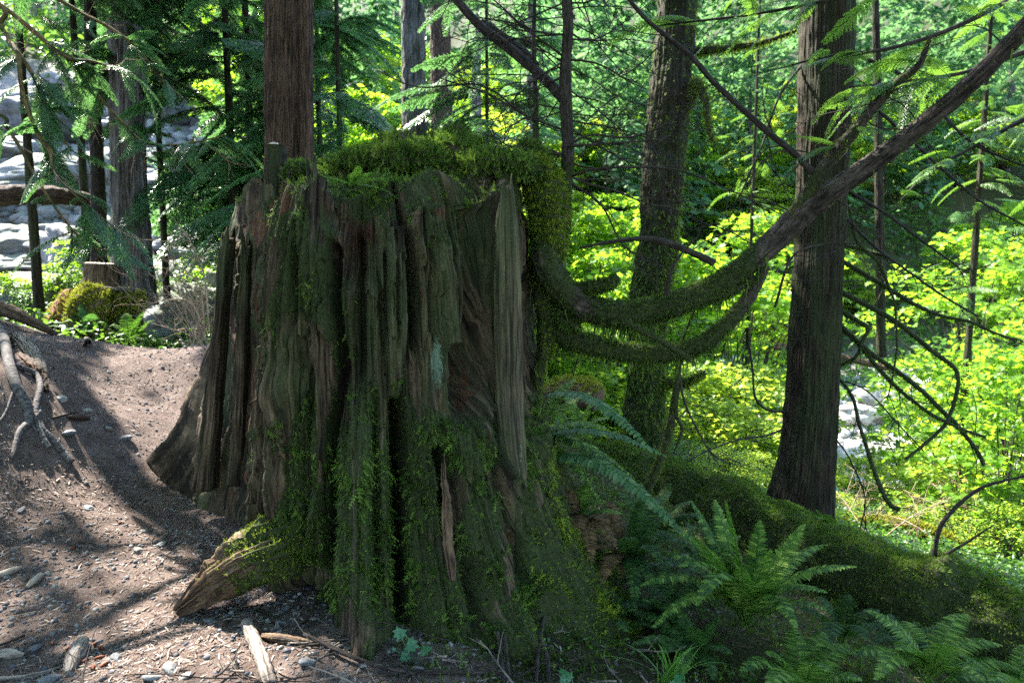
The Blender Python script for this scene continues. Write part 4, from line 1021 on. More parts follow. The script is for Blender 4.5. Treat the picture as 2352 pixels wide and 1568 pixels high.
mt, V, Q = trunk_tree('mossy_tree', 'thick dark trunk dressed in moss, between the sagging limb and the creek', [(1562, -250, 7.6, 41), (1555, 0, 7.6, 41), (1545, 140, 7.55, 41), (1537, 246, 7.5, 43), (1523, 387, 7.5, 45), (1513, 549, 7.5, 42), (1502, 621, 7.5, 45), (1487, 750, 7.5, 41), (1484, 870, 7.5, 41), (1480, 980, 7.5, 50), (1474, 1060, 7.5, 62), (1470, 1120, 7.5, 80)], M['cedar2'], seg=120, n=300, flute=.022, fk=6, amp=.12, seed=61, mossatt=lambda V: .15 + .8 * smooth(480, 700, proj(V)[1]))
mossy(mt, V, Q, 15000, .045, 'moss', .8, .5, lambda c, n: smooth(450, 680, proj(c)[1]) + .15)
mossy(mt, V, Q, 6000, .045, 'mossbright', .8, .6, lambda c, n: np.clip(n[:, 0] - .45, 0, 1) * (.25 + smooth(350, 600, proj(c)[1])), name='edge_moss')
for st in ([(1580, 230, 7.5, 6), (1600, 190, 7.3, 9), (1620, 230, 7.2, 8), (1630, 300, 7.1, 5), (1640, 330, 7.1, 3)], [(1580, 120, 7.6, 9), (1680, 110, 7.4, 7), (1760, 95, 7.3, 5), (1830, 70, 7.2, 3)], [(1560, 280, 7.5, 8), (1600, 200, 7.3, 8)], [(1530, 880, 7.4, 10), (1580, 875, 7.3, 8), (1620, 855, 7.2, 5)], [(1440, 1000, 7.4, 14), (1400, 1020, 7.3, 10), (1390, 1060, 7.3, 8)]):
    V, Q, T, A = ptube(st, seg=14, n=50, amp=.2); mk('limb', V, Q, T, M['mosslimb'], mt, attrs={'bk': A}); mossy(mt, V, Q, 700, .04, 'mossbright', .6)
# trunks further back
far_trunks = [
 ('big grey brown cedar among the creek boulders on the left, above the sawn stump', [(285, 60, 10.6, 32), (292, 300, 10.6, 34), (298, 480, 10.6, 38), (302, 600, 10.6, 44), (306, 700, 10.6, 52)], 'greybark', .03, 8),
 ('thin dark trunk left of the big grey cedar, in front of the pale boulders', [(205, -200, 12, 12), (208, 100, 12, 12), (215, 240, 12, 13), (222, 350, 12, 14), (226, 460, 12, 15), (228, 620, 12, 17)], 'branch', .01, 5),
 ('distant grey trunk with a bleached white strip, seen above the middle of the big stump', [(950, -120, 17, 24), (950, 120, 17, 25), (952, 300, 17, 27), (955, 520, 17, 32)], 'greybark', .05, 7),
 ('distant brown trunk right of the bleached grey one', [(1010, 0, 20, 20), (1014, 200, 20, 22), (1018, 420, 20, 26)], 'cedar', .05, 6),
 ('narrow lavender grey trunk far back between leafy maples', [(1094, 100, 26, 9), (1095, 300, 26, 11), (1096, 420, 26, 13)], 'greybark', .02, 5),
 ('pale leaning trunk behind the left of the straight cedar', [(560, -80, 15, 14), (575, 40, 15, 15), (598, 140, 15, 16), (625, 260, 15, 18), (650, 420, 15, 20)], 'greybark', .02, 6),
 ('bare pale trunk showing just right of the moss swaddled root', [(1302, 480, 12, 7), (1294, 560, 12, 9), (1289, 640, 12, 10), (1286, 820, 12, 12)], 'greybark', .01, 5),
 ('slim dark trunk far back to the right of the tall cedar', [(2008, -100, 11, 7), (2012, 60, 11, 7), (2016, 200, 11, 8), (2020, 500, 11, 9), (2024, 820, 11, 10)], 'cedar2', .01, 5)]
for k, (lab, st, mt_, fl, fk_) in enumerate(far_trunks):
    t, V, Q = trunk_tree('tree_trunk', lab, st, M[mt_], seg=56, n=120, flute=fl, fk=fk_, seed=70 + k, amp=.08)
    if k == 0: grey_cedar = t

# ------------------------------------------------------------------ fallen log
LG = [(1330, 1060, 6.4, 52), (1420, 1088, 6.0, 62), (1530, 1130, 5.6, 70), (1640, 1178, 5.25, 76), (1760, 1226, 4.9, 82), (1880, 1282, 4.6, 88), (2000, 1330, 4.35, 92), (2110, 1378, 4.15, 96), (2230, 1422, 4.0, 98), (2360, 1470, 3.85, 98), (2520, 1530, 3.7, 100), (2900, 1690, 3.4, 104), (3500, 1950, 3.0, 108)]
log = thing('fallen_log', 'long fallen log blanketed in green moss, sloping down to the lower right corner', 'log', gp(2.2, 4.6))
V, Q, T, A = ptube(LG, seg=150, n=640, amp=.14, flute=.01, fk=3, seed=81, lump=2.2)
kx, ky = proj(V)
V += (.035 * fbm(V * 3.2, 3, 33))[:, None] * np.array([0, -.4, 1.0])
for c in ((1700, 1150, 34, 42, .13), (2170, 1300, 34, 40, .12), (1960, 1270, 60, 40, .03), (1560, 1100, 40, 40, .07), (1850, 1215, 26, 30, .05)):
    bump = blob(kx, ky, *c[:4]) * c[4]; V[:, 2] += bump * .9; V[:, 1] -= bump * .5
mk('log_wood', V, Q, T, M['mosslimb'], log, attrs={'bk': A, 'moss': np.where(ky > 0, .25, 0)})
mossy(log, V, Q, 36000, .022, 'mosslog', .8, .5, lambda c, n: np.clip(n[:, 2] + .75, 0.03, 1) * np.where(n[:, 1] > .5, .3, 1))
mossy(log, V, Q, 30000, .017, 'mosslog', .1, .8, lambda c, n: np.clip(n[:, 2] - .15, 0, 1) ** 1.1 * (.25 + smooth(-.1, .4, fbm(c * 2.5, 2, 44))), name='bright_moss')['label'] = 'lighter green moss along the top of the log'
strands(log, V, Q, 500, .14)
ls = thing('sapling', 'small dark forked sapling growing out of the moss on the fallen log', 'tree', at(2135, 1330, 4.1))
for st in ([(2128, 1345, 4.08, 12), (2140, 1305, 4.08, 9), (2146, 1270, 4.08, 6), (2160, 1210, 4.05, 5), (2200, 1160, 4.0, 4.5), (2250, 1122, 3.95, 4), (2300, 1105, 3.9, 3), (2370, 1090, 3.85, 2)], [(2142, 1285, 4.08, 5), (2180, 1268, 4.05, 3.5), (2220, 1245, 4.0, 3), (2282, 1205, 3.95, 1.5)]):
    V, Q, T, A = ptube(st, seg=14, n=80, amp=.15); mk('stem', V, Q, T, M['branch'], ls, attrs={'bk': A})
    for k in range(5): p, d = on_path(st, R.uniform(.3, .95)); twig_part('side_branch', ls, p, d + R.normal(size=3) * .6, .35, .003, kids=5, depth=1)
for lab, st, mm, msz in (('low log glowing yellow green in the sun behind the fallen log', [(1900, 1215, 7.4, 26), (2020, 1222, 7.4, 30), (2130, 1240, 7.3, 30), (2260, 1300, 7.2, 30), (2420, 1345, 7.1, 30)], 9000, .05),
                    ('rotten log end poking out of the ferns under the limb', [(1250, 905, 7.0, 20), (1300, 900, 6.8, 30), (1345, 905, 6.6, 34), (1372, 918, 6.5, 28)], 1200, .04),
                    ('sunlit bleached log lying across the creek bank between the mossy trunk and the tall cedar', [(1560, 1010, 10, 9), (1640, 995, 10, 12), (1740, 975, 10.2, 12), (1820, 970, 10.4, 10)], 400, .04)):
    b = at(*st[1][:3]); t = thing('fallen_log', lab, 'log', b)
    V, Q, T, A = ptube(st, seg=40, n=120, amp=.2, seed=int(b[0] * 7) % 9); mk('log_wood', V, Q, T, M['drygrey'] if 'bleached' in lab else M['tan'], t, attrs={'bk': A, 'moss': np.full(len(V), .2)})
    mossy(t, V, Q, mm, msz, 'mossyellow', .2, .8, lambda c, n: np.clip(n[:, 2] + .2, 0, 1))
for lab, st, m_ in (('dark weathered log lying among the pale boulders at the left edge', [(-60, 452, 12, 24), (60, 448, 12, 22), (160, 452, 12.2, 18), (240, 470, 12.5, 12)], 'cedar'),
                    ('old split log running down to the path at the left edge', [(-60, 690, 6.9, 18), (20, 715, 6.9, 15), (80, 742, 6.9, 10), (130, 768, 6.9, 5)], 'tan'),
                    ('bleached fallen trunk crossing the right creek bed behind the tall cedar', [(1780, 795, 17, 9), (1900, 812, 17, 8), (2010, 838, 16.5, 7), (2060, 850, 16.3, 5)], 'tan')):
    b = at(*st[1][:3]); t = thing('fallen_log', lab, 'log', b)
    V, Q, T, A = ptube(st, seg=40, n=90, amp=.15, flute=.01, fk=4, seed=5); mk('log_wood', V, Q, T, M[m_], t, attrs={'bk': A})

# ------------------------------------------------------------------ left middle distance: the small stumps, roots and dead bush
ms = thing('mossy_stump', 'low stump capped with bright yellow green moss in the sun beyond the path', 'stump', gp(-5.5, 8.8))
V, Q, T, A = ptube([(268, 662, 8.9, 50), (266, 690, 8.9, 52), (262, 730, 8.9, 54), (262, 800, 8.9, 60)], seg=70, n=60, amp=.18, flute=.05, fk=3, seed=4)
mk('stump_wood', V, Q, T, M['cedar2'], ms, attrs={'bk': A}); 
wtop = lambda c, n: np.clip(n[:, 2] + .1, 0.05, 1) + .6 * smooth(735, 700, proj(c)[1])
mossy(ms, V, Q, 3500, .05, 'mossyellow', .6, .6, wtop)
V, Q, T, A = ptube([(225, 664, 8.6, 22), (212, 690, 8.5, 34), (198, 730, 8.4, 38), (190, 800, 8.35, 50)], seg=60, n=60, amp=.2, flute=.04, fk=3, seed=6)
mk('stump_wood', V, Q, T, M['tan'], ms, attrs={'bk': A}); mossy(ms, V, Q, 4200, .05, 'mossyellow', .7, .6)
V, Q, T, A = ptube([(165, 672, 8.6, 14), (158, 700, 8.5, 26), (148, 740, 8.4, 38), (140, 800, 8.4, 50)], seg=50, n=60, amp=.2, flute=.03, fk=4, seed=7)
mk('root', V, Q, T, M['redchip'], ms, attrs={'bk': A}); mossy(ms, V, Q, 1500, .045, 'mossyellow', .4, .8)
ss = thing('sawn_stump', 'tawny sawn stump with a flat top just behind the yellow mossy stump', 'stump', gp(-6.3, 10.1))
V, Q, T, A = ptube([(231, 606, 10.1, 31), (231, 640, 10.1, 33), (231, 680, 10.1, 35), (231, 720, 10.1, 38)], seg=60, n=40, amp=.05, flute=.03, fk=5, seed=9)
mk('stump_wood', V, Q, T, M['tan'], ss, attrs={'bk': A})
V, Q, T, A = ptube([(231, 604.2, 10.1, 31.5), (231, 606.5, 10.1, 31.5)], seg=60, n=3); mk('cut_face', V, Q, T, M['cut'], ss, attrs={'bk': A})
rs = thing('exposed_root', 'smooth grey forked root snaking down the bank at the left edge of the path', 'root', gpix(60, 1050))
def gtube(stations, lift=.6, **k):
    """tube lying on the ground along (px, py, radius px) stations"""
    P_s = []; rr_ = []
    for st_i in stations:
        p = gpix(st_i[0], st_i[1]); r_ = st_i[2] * .76 * mpp(p[1]); p[2] += r_ * (st_i[3] if len(st_i) > 3 else lift); P_s.append(p); rr_.append(r_)
    return tube(P_s, rr_, **k)
for st in ([(-60, 740, 13), (-20, 752, 14), (2, 775, 14, 1.5), (14, 812, 14, 1.5), (22, 850, 14, 1.2), (38, 900, 15, 1.0), (60, 940, 15), (66, 972, 12), (46, 1000, 9), (36, 1030, 8), (30, 1062, 6)],
           [(24, 838, 7), (56, 856, 8, 1.4), (82, 870, 8, 1.5), (93, 895, 9, 1.2), (84, 930, 9), (84, 965, 8), (95, 1000, 8), (114, 1038, 7)],
           [(88, 960, 6), (100, 990, 8), (124, 1018, 10), (146, 1045, 11), (164, 1068, 11.5, .9)],
           [(62, 948, 10), (78, 962, 9), (92, 950, 8)], [(68, 978, 3.5), (92, 1002, 3, 1), (132, 1026, 2, 1)], [(30, 905, 3.5), (10, 960, 4), (-20, 990, 4)]):
    V, Q, T, A = gtube(st, seg=40, n=140, amp=.09, seed=len(st), lump=2.5); mk('root_arm', V, Q, T, M['root'], rs, attrs={'bk': A})
wb = thing('wood_block', 'weathered split block of wood on the bank beside the grey root', 'wood', gpix(70, 860))
V, Q, T, A = gtube([(30, 772, 10, .3), (50, 798, 20, .6), (72, 826, 22, .5), (92, 850, 16, .3), (104, 862, 5, .3)], seg=50, n=80, amp=.20, flute=.03, fk=6, seed=3, lump=3)
mk('block_top', V, Q, T, M['drygrey'], wb, attrs={'bk': A})
V, Q, T, A = gtube([(46, 822, 14, .2), (70, 848, 18, .2), (92, 874, 14, .1), (104, 905, 4, .3)], seg=50, n=60, amp=.25, flute=.03, fk=6, seed=13, lump=3)
mk('block_side', V, Q, T, M['rot_and_shade'], wb, attrs={'bk': A})
db = thing('dead_bush', 'leafless tan bush of arching dry twigs beyond the path, left of the big stump', 'bush', gpix(455, 785))
for k in range(18):
    b = at(R.uniform(425, 480), 795, R.uniform(6.9, 7.7)); twig_part('stem', db, b, [R.normal() * .35 - .12, R.normal() * .3, 1.0], R.uniform(.5, 1.15), .0075, kids=6, depth=2, mat=M['tanstick'], wig=.14, grav=-.04)
for pts in ([(470, 775, 7), (455, 720, 7), (430, 690, 7), (380, 690, 7), (335, 702, 7)], [(470, 780, 7), (466, 700, 7), (455, 650, 7), (410, 612, 7), (372, 595, 7)], [(480, 760, 7), (470, 640, 7), (440, 560, 7), (415, 520, 7)]):
    P_s = [at(*q) for q in pts]; a = Acc(); V, Q, T, A = tube(P_s, np.linspace(.012, .003, len(P_s)), seg=6, n=40, amp=.1); a.add(V, Q, T, A)
    for k in range(12):
        f = R.uniform(.2, .98) * (len(P_s) - 1); j = int(f); q = P_s[j] + (P_s[j + 1] - P_s[j]) * (f - j); grow(a, q, unit(P_s[j + 1] - P_s[j]) + R.normal(size=3) * .6, R.uniform(.15, .4), .004, 1, 4)
    a.build('stem', M['tanstick'], db)

# ------------------------------------------------------------------ boulders
def rock_mesh(seed, mat, flat=1.0, cuts=13, res=34):
    u = np.linspace(0, 2 * math.pi, res * 2, endpoint=False); v = np.linspace(0, math.pi, res + 1)[1:-1]
    U, Vv = np.meshgrid(u, v); S = np.stack([np.cos(U) * np.sin(Vv), np.sin(U) * np.sin(Vv), np.cos(Vv)], -1).reshape(-1, 3)
    S = np.vstack([S, [0, 0, 1], [0, 0, -1]])
    rg = np.random.default_rng(seed); r = np.ones(len(S)) * 1.0
    for k in range(cuts):
        nn = rg.normal(size=3); nn /= np.linalg.norm(nn); d = rg.uniform(.62, .9); c = S @ nn
        r = np.minimum(r, np.where(c > .05, d / np.maximum(c, .05), 9))
    r = r + .07 * fbm(S * 1.8, 3, seed) + .03 * fbm(S * 6, 3, seed) - .05 * np.clip(1 - np.abs(pn(S * np.array([2, 2, 5.]), seed)) * 6, 0, 1)
    V = S * r[:, None] * np.array([1, .8, .62 * flat])
    m = res * 2; h = res - 1
    i = np.arange(h - 1)[:, None] * m; j = np.arange(m)[None]
    Q = np.stack([i + j, i + m + j, i + m + (j + 1) % m, i + (j + 1) % m], -1).reshape(-1, 4)
    jj = np.arange(m); a, b = len(V) - 2, len(V) - 1; e = (h - 1) * m
    T = np.vstack([np.stack([np.full(m, a), jj, (jj + 1) % m], 1), np.stack([np.full(m, b), e + (jj + 1) % m, e + jj], 1)])
    o = mk('boulder', V, Q, T, mat); d_ = o.data; bpy.data.objects.remove(o); return d_
RK = [rock_mesh(100 + k, M['rock'], R.uniform(.8, 1.2)) for k in range(7)]
RP = [rock_mesh(120 + k, M['rockpale'], R.uniform(.8, 1.2)) for k in range(5)]
RS = [rock_mesh(140 + k, M['stone'], R.uniform(.8, 1.1), 7, 18) for k in range(5)]
RSP = [rock_mesh(150 + k, M['stonepale'], R.uniform(.8, 1.1), 7, 18) for k in range(3)]
def rock(name, meshes, p, sc, label, cat, group=None, rz=None, sink=.25, tilt=.2):
    o = bpy.data.objects.new(name, meshes[R.integers(0, len(meshes))]); COL.objects.link(o)
    sc = np.array(sc if hasattr(sc, '__len__') else (sc, sc, sc), float); o.scale = tuple(sc)
    o.location = (p[0], p[1], p[2] + sc[2] * (.5 - sink)); o.rotation_euler = (R.normal() * tilt, R.normal() * tilt, R.uniform(0, 6.28) if rz is None else rz)
    return tag(o, label, cat, group)
big = [(108, 250, 1.65, .8, 'largest rounded grey boulder, high on the slope at the upper left'), (95, 300, 2.0, .6, 'broad pale ledge of rock below the largest rounded boulder'), (30, 352, 1.5, .6, 'long flat slab at the left edge, above the dark log'), (90, 400, 1.9, .45, 'low flat pale slab directly above the dark weathered log'), (85, 425, 1.3, .4, 'thin dark streaked slab touching the dark weathered log'),
       (216, 420, .9, 1.3, 'tall bright boulder behind the thin dark trunk'), (450, 475, 1.5, .55, 'wide pale slab seen between the foliage and the left rim of the big stump'), (470, 530, 1.4, .7, 'bright boulder under the wide pale slab, left of the big stump'), (18, 560, .8, .9, 'dark rounded boulder cut by the left edge, below the dark log'), (40, 610, 1.0, .6, 'grey boulder with a mossy edge at the left edge, lower of two'),
       (168, 655, .45, .6, 'small smooth grey rock left of the tawny sawn stump'), (60, 655, .9, .5, 'speckled boulder at the far left beyond the path'), (330, 620, .6, .7, 'pale rock at the foot of the big grey cedar'), (400, 440, 1.2, .6, 'pale boulder half hidden by the green boughs, left of the wide slab')]
for px, py, s_, f_, lab in big:
    p = gpix(px, min(py + 10, 700)); rock('boulder', RK, p, (s_, s_, s_ * f_), lab, 'boulder', rz=R.normal() * .3, sink=.35)
n_ = 0
while n_ < 95:
    x, y = R.uniform(-17, -3), R.uniform(12, 26)
    if x / y > -.27 and R.random() < .6: continue
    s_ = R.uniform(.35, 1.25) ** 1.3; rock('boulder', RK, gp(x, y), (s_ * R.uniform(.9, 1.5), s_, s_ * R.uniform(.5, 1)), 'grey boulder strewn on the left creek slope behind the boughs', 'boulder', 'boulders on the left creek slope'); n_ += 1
n_ = 0
while n_ < 120:
    x, y = R.uniform(1, 17), R.uniform(10.5, 26)
    if x < 2 + (y - 10) * .1: continue
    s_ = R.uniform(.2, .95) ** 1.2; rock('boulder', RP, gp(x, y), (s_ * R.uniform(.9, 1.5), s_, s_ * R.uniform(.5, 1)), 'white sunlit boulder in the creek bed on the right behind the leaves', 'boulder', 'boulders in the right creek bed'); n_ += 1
# small stones and pebbles between them: uncountable
def pebbles(name, pts, smin, smax, mat, parent=None, squash=.55, power=2.5):
    u = np.array([(1, 0, 0), (.5, .87, .1), (-.5, .87, 0), (-1, 0, .1), (-.5, -.87, 0), (.5, -.87, .1), (.55, .1, .8), (-.3, .55, .9), (-.3, -.5, .8), (0, 0, -.9)], float)
    f = [(6, 7, 8)] + [(0, 1, 6), (1, 7, 6), (1, 2, 7), (2, 3, 7), (3, 8, 7), (3, 4, 8), (4, 5, 8), (5, 6, 8), (5, 0, 6)] + [(9, (k + 1) % 6, k) for k in range(6)]
    n = len(pts); s = smin + (smax - smin) * R.random(n) ** power
    az = R.uniform(0, 6.283, n); D = np.stack([R.normal(size=n) * .25, R.normal(size=n) * .25, np.ones(n)], 1); Nn = np.stack([np.cos(az), np.sin(az), 0 * az], 1)
    B = basis(D, Nn); st = np.stack([s * R.uniform(.6, 1.2, n), s * R.uniform(.5, 1, n), s * R.uniform(.3, .8, n) * squash * 2], 1)
    V = np.einsum('nij,nkj->nki', B, u[None] * st[:, None]) + pts[:, None]
    return tag(mk(name, V.reshape(-1, 3), None, stampf(np.array(f), 10, n), mat, parent, smooth_=False), kind='stuff')
def ground_pts(n, x0, x1, y0, y1, keep=None):
    x = R.uniform(x0, x1, n); y = R.uniform(y0, y1, n)
    if keep is not None: m = R.random(n) < keep(x, y); x, y = x[m], y[m]
    return np.stack([x, y, hgt(x, y)], 1)
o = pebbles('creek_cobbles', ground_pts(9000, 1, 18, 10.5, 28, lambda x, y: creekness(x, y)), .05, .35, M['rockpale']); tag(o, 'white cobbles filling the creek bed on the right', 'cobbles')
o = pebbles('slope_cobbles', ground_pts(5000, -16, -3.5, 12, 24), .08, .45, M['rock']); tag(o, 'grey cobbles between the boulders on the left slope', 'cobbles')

# ------------------------------------------------------------------ litter, gravel, stones and sticks on the path
def kpath(x, y): return (1 - zone(x, y)) * .9 + .1
gravel = ground_pts(48000, -4.8, 1.2, 1.9, 6.8, lambda x, y: kpath(x, y) * (.25 + 1.0 * smooth(4.6, 2.2, y)) * (.35 + .9 * smooth(-.3, .3, fbm(np.stack([x * 1.5, y * 1.5, 0 * x], 1), 2, 7))))
tag(pebbles('gravel', gravel, .005, .019, M['gravel'], power=3.5), 'small grey and blue gravel on the path', 'gravel')
def slivers(name, pts, l0, l1, mat, lab, cat, w0=.07):
    n = len(pts); az = R.uniform(0, 6.283, n); D = np.stack([np.cos(az), np.sin(az), R.normal(size=n) * .22], 1)
    Nn = np.array([0, 0, 1.]) + R.normal(size=(n, 3)) * .4; B = basis(D, Nn); s = l0 + (l1 - l0) * R.random(n) ** 2.2
    tv = np.array([(-.5 * w0, 0, -.5), (.5 * w0, 0, -.5), (.6 * w0, .04, 0), (.3 * w0, 0, .5), (-.3 * w0, 0, .5), (-.6 * w0, .04, 0)])
    V = stamp(tv, B, pts + [0, 0, .004], s); T = stampf(np.array([(0, 1, 2), (0, 2, 5), (5, 2, 3), (5, 3, 4)]), 6, n)
    return tag(mk(name, V, None, T, mat, None, smooth_=False), lab, cat, kind='stuff')
lit = ground_pts(150000, -5, 1.0, 1.9, 7.2, lambda x, y: kpath(x, y) * (.30 + .7 * smooth(5, 2.5, y)) * (.25 + .9 * smooth(-.35, .4, fbm(np.stack([x * 1.1, y * 1.1, 0 * x], 1), 3, 17))))
slivers('needle_litter', lit, .010, .046, M['litter'], 'dry needles and wood slivers scattered over the path', 'litter', .13)
lit = ground_pts(12000, .0, 4.5, 1.9, 6.5); slivers('leaf_litter', lit, .02, .06, M['darklitter'], 'brown litter under the ferns', 'litter', .16)
def stick(lab, pts, mat='drygrey', name='stick', seed=0, kids=0, cat='stick', group=None, flute=.0):
    P_s = []
    for (a, b, r, lift) in pts:
        q = gpix(a, b); q[2] += lift + r * mpp(q[1]) * .7; P_s.append(q)
    rr_ = [r * mpp(p[1]) for (a, b, r, l), p in zip(pts, P_s)]
    a = Acc(); V, Q, T, A = tube(P_s, rr_, seg=16, n=60, amp=.18, flute=flute, fk=4, seed=seed, lump=3); a.add(V, Q, T, A)
    for k in range(kids):
        f = R.uniform(.2, .95) * (len(P_s) - 1); j = int(f); q = P_s[j] + (P_s[j + 1] - P_s[j]) * (f - j)
        grow(a, q, unit(P_s[j + 1] - P_s[j]) + np.array([R.normal() * .6, R.normal() * .6, .1]), R.uniform(.06, .2), .0022, 1, 3, grav=-.02)
    return tag(a.build(name, M[mat]), lab, cat, group)
stick('thick pale barkless stick with a knot, at the bottom edge before the stump', [(566, 1442, 13, .0), (586, 1490, 16, .0), (604, 1530, 17, .0), (622, 1590, 18, .0)], seed=1)
stick('twisted pale grained stick lying across beside the thick knotted one', [(604, 1465, 7, .0), (640, 1475, 11, .0), (680, 1482, 9, .0), (730, 1484, 5, .0)], seed=2, flute=.004, mat='tan')
stick('short stubby grey wood piece at the lower left', [(192, 1478, 13, .0), (180, 1506, 19, .0), (166, 1535, 17, .0), (158, 1552, 8, .0)], seed=3, mat='drygrey')
stick('grey splinter of wood at the left edge near the bottom', [(-20, 1512, 11, .0), (20, 1510, 12, .0), (56, 1512, 5, .0)], seed=4)
stick('thin curved branch at the bottom left corner', [(-20, 1568, 5, .0), (50, 1562, 6, .0), (100, 1552, 5, .0), (140, 1536, 3, .0)], seed=5)
stick('rough bark piece lying on the path at the left', [(62, 1352, 5, .0), (82, 1340, 10, .0), (96, 1330, 8, .0)], seed=6)
stick('flat pale sliver of wood at the left edge of the path', [(-6, 1330, 7, .0), (30, 1318, 8, .0), (50, 1308, 4, .0)], seed=7)
stick('small log chunk on the path right of the grey forked root', [(160, 967, 6, .0), (180, 965, 8, .0), (204, 966, 5, .0)], seed=8, mat='cedar')
stick('little forked stick on the crest of the path', [(186, 762, 3, .02), (192, 776, 4, .0), (202, 788, 7, .0), (196, 794, 5, .0)], seed=9)
stick('pale stick poking up at the path edge beside the stump', [(402, 772, 5, .05), (414, 786, 4, .02), (426, 800, 3, .0)], seed=10)
stick('broken twig on the middle of the path', [(120, 962, 2.5, .0), (150, 955, 2.5, .0), (178, 948, 1.5, .0)], seed=11, mat='twig')
stick('dark bent vine hanging down the front of the stump to the ground', [(766, 1250, 3.5, .30), (752, 1300, 3.5, .17), (738, 1355, 3.5, .08), (718, 1410, 3.5, .02), (690, 1440, 3, .0), (665, 1466, 2.5, .0)], 'limb', name='vine', seed=12, cat='vine')
stick('long bowed bare stem leaning on the right foot of the stump', [(1232, 1580, 5, .0), (1235, 1520, 5, .03), (1248, 1460, 5, .06), (1270, 1410, 5, .10), (1284, 1380, 3.5, .16)], 'limb', seed=13)
stick('short bare stem beside the long bowed one, right of it', [(1262, 1590, 5, .0), (1256, 1530, 4.5, .03), (1242, 1498, 4, .05)], 'limb', seed=14)
stick('left of two grey prongs at the bottom edge', [(1158, 1590, 5, .0), (1150, 1530, 5, .04), (1143, 1500, 4, .08)], 'limb', seed=15)
stick('right of two straight grey prongs standing at the bottom edge', [(1172, 1590, 5, .0), (1164, 1540, 5, .04), (1160, 1506, 4, .08)], 'limb', seed=16)
stick('long dark stick running along the bottom edge under the stump', [(700, 1475, 5, .02), (790, 1515, 6, .02), (870, 1545, 5, .02), (950, 1556, 5, .01), (1130, 1556, 4, .01)], 'limb', seed=17, kids=5)
stick('dark branching twig lying from the stump foot to the bottom', [(800, 1440, 3, .03), (850, 1490, 4, .02), (900, 1530, 4, .02), (960, 1575, 4, .02)], 'limb', seed=18, kids=8)
stick('slim twig crossing the pebbles below the bare root', [(560, 1402, 2.5, .01), (600, 1420, 2.5, .01), (650, 1445, 3, .01)], 'twig', seed=19)
for k in range(110):
    x, y = R.uniform(-2.6, .8), R.uniform(2.35, 3.3); l = R.uniform(.10, .42)
    if math.hypot(x - CX, y - CY) < 1.25: continue
    if k < 70: x = R.uniform(-1.2, .7); y = R.uniform(2.3, 2.75)
    d = unit([R.normal(), R.normal() * .6, 0]); P_s = [gp(x + d[0] * l * t_, y + d[1] * l * t_, .008 + .02 * R.random()) + [0, R.normal() * .008, 0] for t_ in (-.5, -.2, .15, .5)]
    a = Acc(); grow(a, P_s[0], P_s[-1] - P_s[0], l, R.uniform(.003, .006), 1, 4, wig=.12, grav=0, seg=6)
    tag(a.build('twig', M['drygrey'] if R.random() < .35 else M['limb']), 'thin dry twig lying in the litter in front of the stump', 'twig', 'twigs in the litter at the stump foot')
st_ = [(482, 1428, .030, 'round grey stone in front of the bare root tip'), (645, 1440, .034, 'blue grey angular stone behind the twisted stick'), (572, 1410, .022, 'dark blue stone near the end of the bare root'), (660, 1400, .022, 'small dark blue stone under the stump behind the twisted stick'),
       (708, 1528, .036, 'rounded speckled stone near the bottom, right of the thick stick'), (370, 1252, .034, 'white angular stone in the middle of the path'), (318, 1265, .030, 'grey angular stone left of the white one on the path'), (332, 1222, .024, 'pale flat stone behind the two angular ones on the path'), (142, 918, .045, 'white flat stone on the path right of the grey root'),
       (200, 945, .035, 'pale pebble on the path, further right than the white flat one'), (250, 985, .035, 'light grey wedge stone half buried in the path'), (287, 1010, .05, 'flat grey stone in the lit part of the path'), (160, 995, .05, 'dull grey stone below the small log chunk'), (203, 1168, .034, 'blue flat stone on the shaded path'),
       (392, 1545, .036, 'bright angular stone at the bottom left in the sun'), (350, 1560, .04, 'white block stone at the bottom edge in the sun'), (425, 1555, .026, 'broken pale stone next to the bright angular one'), (268, 1515, .032, 'dark grey stone beside the red bark chips'), (110, 1568, .045, 'blue grey stone at the bottom left corner'), (73, 1496, .036, 'smooth grey stone at the lower left above the corner stick'),
       (640, 1453, .02, 'oval pale pebble touching the twisted stick'), (960, 1538, .03, 'pale stone at the foot of the stump right of the broad leaves'), (790, 1562, .02, 'small brown stone at the bottom edge under the twigs'), (48, 1176, .028, 'blue stone at the far left of the shaded path'), (108, 1200, .02, 'small blue chip stone left of the path centre'), (465, 1330, .02, 'small pale stone against the bare root')]
for px, py, s_, lab in st_:
    pale = any(w_ in lab for w_ in ('white', 'pale', 'bright', 'light')); rock('stone', RSP if pale else RS, gpix(px, py), (s_ * 1.15, s_, s_ * .8), lab, 'stone', sink=.42, tilt=.3)
for px, py, s_ in ((200, 1500, .018), (218, 1482, .014), (232, 1495, .02), (196, 1520, .02), (158, 1490, .014), (214, 1540, .022), (240, 1530, .016), (120, 1480, .015), (228, 1514, .022), (276, 1205, .012), (168, 1262, .014)):
    p = gpix(px, py, .006); a = Acc(); d = unit([R.normal(), R.normal(), .1]); V, Q, T, A = tube([p - d * s_, p, p + d * s_ * .9], [.004, s_ * .45, .004], seg=8, n=10, amp=.4, seed=int(px)); a.add(V, Q, T, A)
    tag(a.build('bark_chip', M['redchip']), 'crumbly red brown bark chip on the path at the lower left', 'bark chip', 'red bark chips on the path')
cn = thing('pine_cone', 'small dark conifer cone lying right of the round grey stone', 'cone', gpix(516, 1442))
a = Acc(); c0 = np.array(cn.location)
P1 = []; 
for k in range(60):
    t_ = k / 60; an = k * 2.4; r_ = .014 * math.sin(math.pi * min(.95, t_ * .8 + .15)); P1.append((r_ * math.cos(an), -.022 + .044 * t_, .012 + r_ * math.sin(an)))
